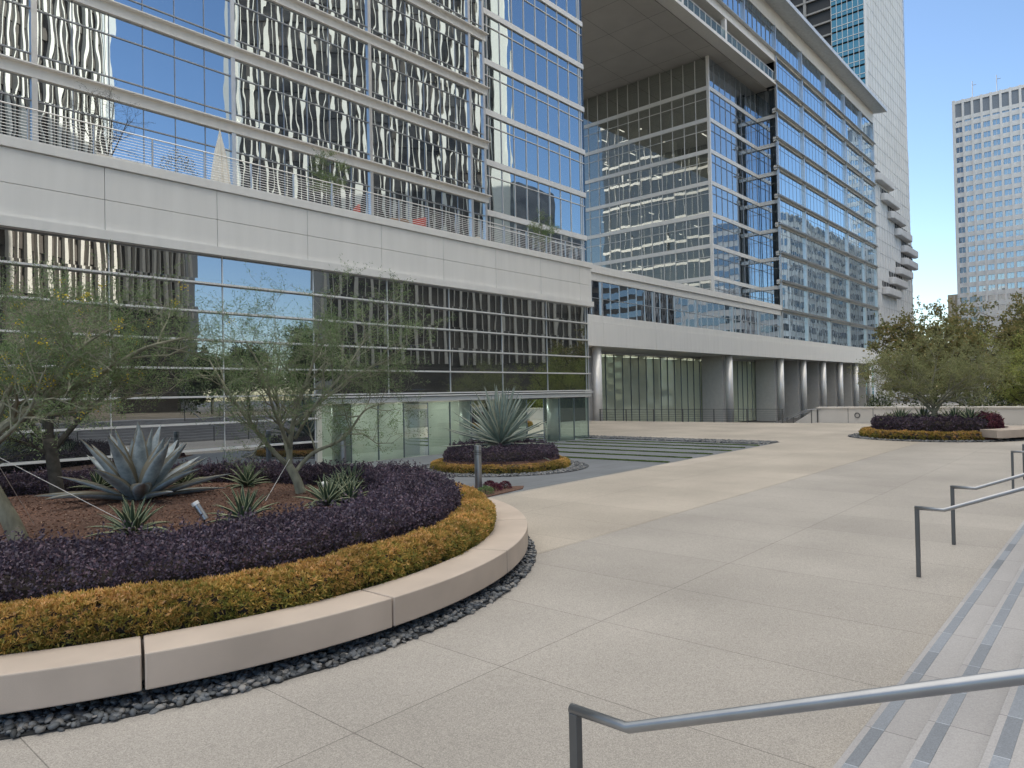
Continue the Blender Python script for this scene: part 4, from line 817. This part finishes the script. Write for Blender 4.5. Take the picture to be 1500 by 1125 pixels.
# far trees
tree('palo_verde_tree', (C3[0]-.2, C3[1], .45), ([(0, 0, 0), (0, 0, .5), (.02, 0, .75)], .13, .11),
     [([(.02, 0, .7), (-.5, 0, 1.3), (-1.3, .2, 2.1), (-2.2, .2, 2.6)], .09, .02), ([(.02, 0, .7), (.4, 0, 1.3), (1.2, 0, 2.0), (2.2, 0, 2.6)], .09, .02), ([(.02, 0, .7), (-.1, .2, 1.7), (.1, .4, 2.8), (.2, .4, 3.4)], .08, .02), ([(0, 0, 1.0), (.7, -.6, 1.8), (1.5, -1., 2.5)], .06, .015), ([(0, 0, 1.0), (-.7, -.6, 1.8), (-1.2, -1., 2.7)], .06, .015)],
     'small spreading tree growing out of the far round bed', 'tree', None, 14, M['olivepalo'], M['bark'], ntw=(10, 6, 3), ln=(1.2, .7, .4), per=10, spread=.26, leaf=(.12, .032))
def bigtree(name, base, h, r, label, group, seed, lm, leaf=(.22, .15), per=9, crown0=.3, n=13, spread=.8):
    rg = random.Random(seed); limbs = []
    for i in range(n):
        a = i*2.4+rg.uniform(-.3, .3); f = crown0+(.98-crown0)*(i+.5)/n; rr_ = r*math.sqrt(max(.12, 1-((f-crown0-.25)/.75)**2))*rg.uniform(.7, 1.05); z0 = h*(crown0*.8+(f-crown0)*.45)
        limbs.append(([(0, 0, z0), (math.cos(a)*rr_*.4, math.sin(a)*rr_*.4, (z0+h*f)/2), (math.cos(a)*rr_*.8, math.sin(a)*rr_*.8, h*f)], h*.013, .03))
    return tree(name, base, ([(0, 0, 0), (.1, 0, h*.3), (0, .1, h*.6), (.1, 0, h*.85)], h*.03, .05), limbs, label, 'tree', group, seed, lm, M['dbark'], ntw=(7, 4, 3), ln=(r*.45, r*.25, r*.13), per=per, spread=spread*.6, leaf=leaf)
BG = 'trees behind the low wall'
bigtree('plane_tree', (60.5, 11.2, -1.9), 9.3, 3.9, 'brown-green plane tree nearest the building, behind the low wall', BG, 31, M['oak'], crown0=.38)
bigtree('plane_tree', (69, 6.2, -1.9), 10.2, 4.8, 'tall autumn-tinted plane tree in the middle of the row behind the low wall', BG, 32, M['oak'], crown0=.3)
bigtree('plane_tree', (64, -.8, -1.9), 9.8, 4.3, 'plane tree at the right picture edge behind the low wall', BG, 33, M['oak'], crown0=.3)
bigtree('plane_tree', (86, 5, -1.9), 10.8, 5.2, 'furthest plane tree, seen between the crowns', BG, 36, M['oak'], crown0=.3, leaf=(.3, .2))
bigtree('acacia_tree', (56.5, 3.6, -1.9), 7.3, 3.8, 'sunlit yellow-green feathery tree behind the far round bed', BG, 34, M['lime'], leaf=(.15, .05), per=16, crown0=.2, spread=.9)
bigtree('acacia_tree', (57.5, -.9, -1.9), 7.0, 3.6, 'yellow-green feathery tree at the right edge beyond the wall', BG, 35, M['lime'], leaf=(.15, .05), per=16, crown0=.2, spread=.9)
for i, (x, y, r, h, w_) in enumerate([(54.6, 13.4, 1.5, 3.9, 'loose one beside the last columns'), (55.0, 10.4, 1.9, 3.9, 'dark one left of the far tree'), (55.0, 7.2, 2.0, 4.1, 'dark one directly behind the far tree'), (54.9, 4.0, 1.9, 3.7, 'right of the far tree'), (54.9, .8, 1.9, 3.9, 'at the right picture edge'), (54.9, -2.4, 1.9, 3.9, 'outermost on the right')]):
    blob_plant('shrub', (x, y), r, h, M['dgreen'], 3200, .17, 'dark green shrub behind the low wall, '+w_, 'shrub', 'shrubs behind the low wall', z0=-1.9)
# ---------------------------------------------------------------- terrace furniture and plants
tree('terrace_tree', (8.5, 24.6, 9.8), ([(0, 0, 0), (0, 0, .5)], .05, .04), [([(0, 0, .4), (-.1, 0, 1.2), (-.3, 0, 2.3)], .03, .008), ([(0, 0, .4), (.3, 0, 1.1), (.6, 0, 1.9)], .03, .008), ([(0, 0, .4), (-.4, 0, 1.0), (-.8, 0, 1.7)], .03, .008), ([(0, 0, .5), (.1, .2, 1.5), (.2, .2, 2.5)], .03, .008)], 'bare twiggy tree in a white box on the terrace', 'tree', 'terrace trees', 41, M['olive'], M['dbark'], ntw=(8, 5, 3), ln=(.5, .35, .2), per=1, spread=.1, leaf=(.04, .015))
def box_planter(x, y, w, d, h, label, bush=None):
    T = thing('box_planter', (x, y, 9.36), label, 'planter', 'terrace planters'); b = MB(); b.box(x-w/2, x+w/2, y-d/2, y+d/2, 9.36, 9.36+h); b.build('box', M['cream'], T, bevel=.02)
    b = MB(); b.box(x-w/2+.05, x+w/2-.05, y-d/2+.05, y+d/2-.05, 9.36+h+.001, 9.36+h+.01); b.build('soil', M['mulch'], T)
box_planter(8.9, 24.6, 1.7, .8, .95, 'white box planter under the bare terrace tree'); box_planter(16.9, 24.6, 1.4, .8, .9, 'white box planter under the green terrace tree'); box_planter(31.0, 24.6, 1.6, .8, .8, 'white box planter at the right end of the terrace')
blob_plant('terrace_shrub', (10.9, 25.0), .75, 1.4, M['olive'], 1100, .06, 'round twiggy shrub on the terrace left of the closed parasol', 'shrub', 'terrace shrubs', z0=9.9)
blob_plant('terrace_shrub', (9.9, 25.0), .45, .5, M['dgreen'], 500, .06, 'low green shrub beside the white box planter', 'shrub', 'terrace shrubs', z0=9.8)
for x, lab, sd_ in ((16.9, 'slender green tree behind the railing left of the red chairs', 42), (31.0, 'slender green tree at the right end of the terrace', 43)):
    tree('terrace_tree', (x, 24.6, 10.0), ([(0, 0, 0), (0, 0, .6)], .04, .03), [([(0, 0, .4), (-.1, 0, 1.2), (-.2, 0, 2.2)], .02, .006), ([(0, 0, .4), (.3, 0, 1.1), (.4, 0, 1.9)], .02, .006), ([(0, 0, .4), (-.3, 0, 1.0), (-.4, 0, 1.8)], .02, .006)], lab, 'tree', 'terrace trees', sd_, M['palo'], M['bark'], ntw=(8, 5, 3), ln=(.4, .28, .18), per=10, spread=.12, leaf=(.06, .018))
T = thing('parasol', (12.45, 25.0, 9.36), 'closed off-white parasol standing on the terrace', 'parasol')
b = MB(); b.tube([(12.45, 25, 9.4), (12.45, 25, 12.3)], .03, 8); b.build('pole', M['alu'], T)
b = MB(); rg = random.Random(1); k = 16
prof = [(.34, 9.85), (.40, 10.1), (.30, 10.9), (.2, 11.6), (.06, 12.2), (.02, 12.45)]; vs_ = []
for (r, z) in prof:
    for j in range(k): a = 2*math.pi*j/k; q = r*(1 if j % 2 else .62); vs_.append((12.45+q*math.cos(a), 25+q*math.sin(a), z))
b.add(vs_, [(i*k+j, i*k+(j+1) % k, (i+1)*k+(j+1) % k, (i+1)*k+j) for i in range(len(prof)-1) for j in range(k)]); b.build('canopy', M['cream'], T)
def chair(x, y, rz, label):
    T = thing('lounge_chair', (x, y, 9.36), label, 'chair', 'red chairs on the terrace'); T.rotation_euler.z = 0; c, s = math.cos(rz), math.sin(rz)
    def R(b): b.v = [(x+(vx*c-vy*s), y+(vx*s+vy*c), vz) for vx, vy, vz in b.v]; return b
    b = MB(); b.box(-.35, .35, -.35, .35, 9.72, 9.86); R(b).build('seat', M['red'], T, bevel=.03)
    b = MB(); b.box(-.35, .35, .28, .4, 9.8, 10.32); R(b).build('backrest', M['red'], T, bevel=.03)
    for sx in (-.31, .31):
        for sy in (-.3, .33): b = MB(); b.box(sx-.02, sx+.02, sy-.02, sy+.02, 9.36, 9.73); R(b).build('leg', M['dark'], T)
for x, y, rz, w_ in ((17.9, 23.6, 1.2, 'furthest left of the group'), (18.9, 24.4, .2, 'behind the table'), (20.4, 23.4, -1.4, 'right of the low table')): chair(x, y, rz, 'red lounge chair on the terrace, '+w_)
T = thing('terrace_table', (19.3, 23.3, 9.36), 'low brown table between the red terrace chairs', 'table'); b = MB(); b.cyl((19.3, 23.3), .55, 9.86, 9.92, 28); b.build('table_top', M['int_warm'], T); b = MB(); b.cyl((19.3, 23.3), .05, 9.36, 9.86, 10); b.build('pedestal', M['dark'], T)
T = thing('sun_lounger', (22.6, 23.2, 9.36), 'white low sun lounger on the terrace right of the red chairs', 'sun lounger'); b = MB(); b.box(21.5, 23.2, 22.9, 23.6, 9.66, 9.76); b.build('seat', M['cream'], T, bevel=.02); b = MB(); b.add([(23.2, 22.9, 9.66), (24.1, 22.9, 9.85), (24.1, 23.6, 9.85), (23.2, 23.6, 9.66), (23.2, 22.9, 9.76), (24.1, 22.9, 9.95), (24.1, 23.6, 9.95), (23.2, 23.6, 9.76)], [(0, 1, 2, 3), (4, 5, 6, 7), (0, 1, 5, 4), (1, 2, 6, 5), (2, 3, 7, 6), (3, 0, 4, 7)]); b.build('backrest', M['cream'], T); 
for sx in (21.6, 23.9): 
    for sy in (22.95, 23.5): b = MB(); b.box(sx-.02, sx+.02, sy, sy+.04, 9.36, 9.67); b.build('leg', M['alu'], T)
# ================================================================ BACKGROUND TOWERS
TT = thing('concrete_tower', (255, 75, -1.9), 'very tall pale grey tower with stepped rows of rounded balconies behind the arch building', 'building')
b = MB(); b.box(229.7, 281, 57.5, 92, -1.9, 150); 
b = MB(); b.box(230.2, 281, 57.9, 92, -1.9, 150); b.build('core', M['dark'], TT)
zz = 0; FT = Fac('y', 57.5)
for k in range(36):
    z = k*4.15-1.9; xr = 284-1.1*max(0, (k-4))/8
    b = MB(); FT.box(b, 229.7, 283.2-(k//7)*1.1, z+.03, z+2.7, -.4, 0); b.build('spandrel', M['tconc'], TT)
    b = MB(); FT.box(b, 229.7, 283.2-(k//7)*1.1, z+2.72, z+4.13, -.4, -.06); b.build('spandrel', M['tconc'], TT)
b = MB(); [FT.box(b, 230+3.1*k, 230.1+3.1*k, -1.9, 150, 0, .1) for k in range(17)]; b.build('rib', M['tconc'], TT)
for k in range(36):
    z = k*4.15
    b = MB(); b.box(229.4, 229.9, 67.0, 95, z-.45, z+.05); b.box(229.9, 245, 67.0, 95, z-.2, z); b.build('open_slab', M['tslab'], TT)
    b = MB(); b.box(229.5, 229.8, 57.6, 67.0, z+.05, z+3.6); b.build('window', M['cyan'], TT)
    b = MB(); b.box(229.35, 229.49, 57.6, 67.0, z+1.2, z+1.35); [b.box(229.35, 229.49, 57.7+1.55*j, 57.82+1.55*j, z, z+4.1) for j in range(7)]; b.build('window_frame', M['wgrid'], TT)
b = MB(); [b.box(229.5, 230.2, y-.4, y+.4, -1.9, 150) for y in (75, 84, 93)]; b.build('column', M['tslab'], TT)
b = MB(); b.box(229.2, 229.9, 57.2, 57.62, -1.9, 150); b.build('corner_post', M['wgrid'], TT)
pods = [(234.6, 66.3), (241.5, 61.4), (249.5, 57.2), (257.7, 53), (266, 48.6), (265.5, 44.3), (257.5, 40.2), (249, 36), (240.5, 32)]
for x, z in pods:
    b = MB(); q = [(x, 57.5), (x, 56.3), (x+1.4, 55.6), (x+16.6, 55.6), (x+18, 56.3), (x+18, 57.5)]; b.prism(q, z-1.0, z+1.3); b.build('balcony', M['balc'], TT, bevel=.25)
    b = MB(); FT.box(b, x+.6, x+17.4, z+1.5, z+3.3, -.3, .02); b.build('balcony_opening', M['dark'], TT)
GT = thing('grid_tower', (301.5, 30, -1.9), 'white office tower with a regular grid of square windows at the right picture edge', 'building')
FG = Fac('x', 301.47)
b = MB(); b.box(302.2, 335, -12, 46.2, -1.9, 104); b.build('core', M['dark'], GT)
sp = 2.83; y1 = 46.48
NC = 21
b = MB(); [FG.box(b, y1-sp*k-.36, y1-sp*k+.36, -1.9, 106.2, -.3, .62) for k in range(NC+1)]; b.build('column_grid', M['wgrid'], GT)
b = MB(); FG.box(b, y1-.45, y1+.5, -1.9, 106.3, -.3, .75); b.build('corner_pier', M['wgrid'], GT)
for k in range(27):
    z = 2+3.66*k
    b = MB(); FG.box(b, y1-sp*NC, y1, z-.85, z+.80, -.5, .30); b.build('spandrel', M['wgrid'], GT)
    for (ya, yb_, mt_n) in ((y1-sp*NC, y1-sp, M['winblue'] if k > 8 else M['windark']), (y1-sp, y1, M['windark'])):
        g = MB(); FG.quad(g, ya, yb_, z+.80, z+2.81, 0); g.build('window_row', mt_n, GT)
b = MB(); FG.box(b, y1-sp*NC, y1, 98.6, 100, -.5, .32); FG.box(b, y1-sp*NC, y1, 104.9, 106, -.5, .5); b.build('parapet', M['wgrid'], GT)
b = MB(); FG.box(b, y1-sp*NC, y1, 100, 104.9, -.2, .1); b.build('louvre', M['louver'], GT)
b = MB(); [FG.box(b, y1-sp*k-.06-sp/2, y1-sp*k+.06-sp/2, 2, 100, .0, .12) for k in range(NC)]; b.build('mullion', M['wgrid'], GT)
for y_ in (40.8, 33.5): b = MB(); b.tube([(303, y_, 106), (303, y_, 112.5)], .12, 6); b.tube([(303, y_, 111), (303, y_-1.2, 111)], .1, 5); b.build('antenna', M['fin'], GT)
BB = thing('beige_block', (305, 52, -1.9), 'small beige ribbed building beside the foot of the white grid tower', 'building')
b = MB(); b.box(310, 320, 45.5, 51.6, -1.9, 36.5); b.build('wall', M['beigeb'], BB); b = MB(); [b.box(309.7, 310, 46+1.1*k, 46.3+1.1*k, -1.9, 36) for k in range(5)]; b.build('rib', M['white'], BB)
# towers across the plaza behind the viewer (seen in the glass)
def fin_tower(name, P0, ang, L, H, z0, label, step, flank):
    T = thing(name, (P0[0], P0[1], 1.3), label, 'building', 'finned towers across the plaza'); a = math.radians(ang); T.location = (P0[0], P0[1], 1.35)
    T.rotation_euler.z = a; mats = []
    sg = 1 if L > 0 else -1; L = abs(L); depth = 26
    def B(mb, n, mt):
        o = mk(mb, n, mt); ob = bpy.data.objects.new(n, o); COL.objects.link(ob); ob.parent = T; return ob
    # local: x along face, +y outwards to the glass buildings
    x0, x1 = (0, L) if sg > 0 else (-L, 0)
    b = MB(); b.box(x0+.3, x1-.3, -depth, -.3, 0, H); B(b, 'core', M['bronze'])
    for k in range(int(H/3.9)):
        b = MB(); b.box(x0+.2, x1-.2, -.3, -.12, z0-1.35+k*3.9, z0-1.35+k*3.9+1.5)
        if z0-1.35+k*3.9 < H-2: B(b, 'spandrel', M['bronze'])
    n_ = int(L/step); pier = MB(); pier.box(-.20, .20, 0, .32, z0-1.35, H); pm_ = mk(pier, 'pier', M['pier']); fin_ = MB(); fin_.box(-.055, .055, -.1, .2, z0-1.35, H); fm_ = mk(fin_, 'fin', M['pier'])
    for k in range(n_+1):
        ob = bpy.data.objects.new('pier', pm_); COL.objects.link(ob); ob.parent = T; ob.location = (sg*(step*k+1.6), 0, 0)
        ob = bpy.data.objects.new('fin', fm_); COL.objects.link(ob); ob.parent = T; ob.location = (sg*(step*(k+.5)+1.6), 0, 0)
    b = MB(); w = 2.2; b.box(-w if sg < 0 else 0, 0 if sg < 0 else w, -depth, .1, 0, H+1.5); B(b, 'corner_flank', M[flank])
    if sg > 0: b = MB(); b.box(L-2.6, L, -depth, .6, 0, H); B(b, 'end_pier', M['pier'])
    return T
fin_tower('finned_tower', (36.8, -36), -31, -40, 78, 11.5, 'dark tower with cream vertical fins mirrored at the left of the glass facades', 1.9, 'bronzelite')
fin_tower('finned_tower', (56, -42), 33, 51, 92, 7, 'dark tower with cream vertical fins mirrored across the middle of the glass facades', 2.15, 'bronzelite')
R1 = thing('ribbon_block', (240, -12, -1.9), 'pale office block with dark ribbon windows mirrored in the arch building', 'building')
b = MB(); b.box(224, 300, -50, -10, -1.9, 58); b.build('wall', M['tconc'], R1)
for k in range(15):
    b = MB(); z = 1+3.9*k; b.box(224.8, 299, -9.99, -9.9, z, z+2.1); b.box(223.9, 223.99, -49, -11, z, z+2.1); b.build('ribbon_window', M['windark'], R1)
b = MB(); [b.box(226+3*k, 226.7+3*k, -9.89, -9.8, -1.9, 58) for k in range(25)]; b.build('pier', M['tconc'], R1)
R2 = thing('dark_block', (205, -95, -1.9), 'dark stepped building mirrored low in the blue glass', 'building')
b = MB(); b.box(188, 212, -120, -90, -1.9, 78); b.box(212, 236, -120, -90, -1.9, 64); b.build('wall', M['bronze'], R2)
b = MB(); [b.box(189+4*k, 190+4*k, -89.99, -89.5, -1.9, 60) for k in range(12)]; b.build('pier', M['balc'], R2)
for i, (x, y, h, r) in enumerate([(44, -24, 8.5, 2.6), (40, -30, 7, 2.4), (47, -30, 9, 2.6), (28, -14, 4.5, 2.4), (12, -12, 4.5, 2.4)]):
    bigtree('street_tree', (x, y, 1.35), h, r, ['tall dark tree standing between the two finned towers', 'dark tree in front of the left finned tower corner', 'dark tree against the right finned tower', 'small tree on the upper terrace', 'small tree nearest the camera side of the upper terrace'][i], 'trees on the upper terrace', 70+i, M['dgreen'], leaf=(.25, .12), per=8, n=9)

for nm, q, lab, dk in (('dark_block', (214, 240, -78, -57, 60), 'dark office slab mirrored at the left of the arch podium windows', 1), ('ribbon_block', (184, 198, -25, -9, 31), 'low pale office block mirrored in the middle of the arch podium windows', 0)):
    T = thing(nm, (q[0], q[2], -1.9), lab, 'building'); b = MB(); b.box(q[0], q[1], q[2], q[3], -1.9, q[4]); b.build('wall', M['bronze'] if dk else M['tconc'], T)
    for k in range(int(q[4]/3.9)): b = MB(); z = 1+3.9*k; b.box(q[0]+.4, q[1]-.4, q[3]+.02, q[3]+.06, z, z+2.1); b.box(q[0]-.06, q[0]-.02, q[2]+.4, q[3]-.4, z, z+2.1); b.build('ribbon_window', M['windark'], T)
    b = MB(); [b.box(q[0]+2*k, q[0]+2*k+.5, q[3]+.07, q[3]+.3, -1.9, q[4]) for k in range(int((q[1]-q[0])/2))]; b.build('pier', M['balc'], T)

T = thing('shade_tower', (315, 70, -1.9), 'added unseen grey slab tower shading the pale block mirrored in the arch building', 'building')
b = MB(); b.box(288, 316, 73, 84, -1.9, 128); b.build('wall', M['tconc'], T)  # added out of sight to cast shade on the mirrored office block
b = MB(); [b.box(289, 315, 72.9, 73, 4*k, 4*k+2) for k in range(1, 31)]; b.build('ribbon_window', M['windark'], T)
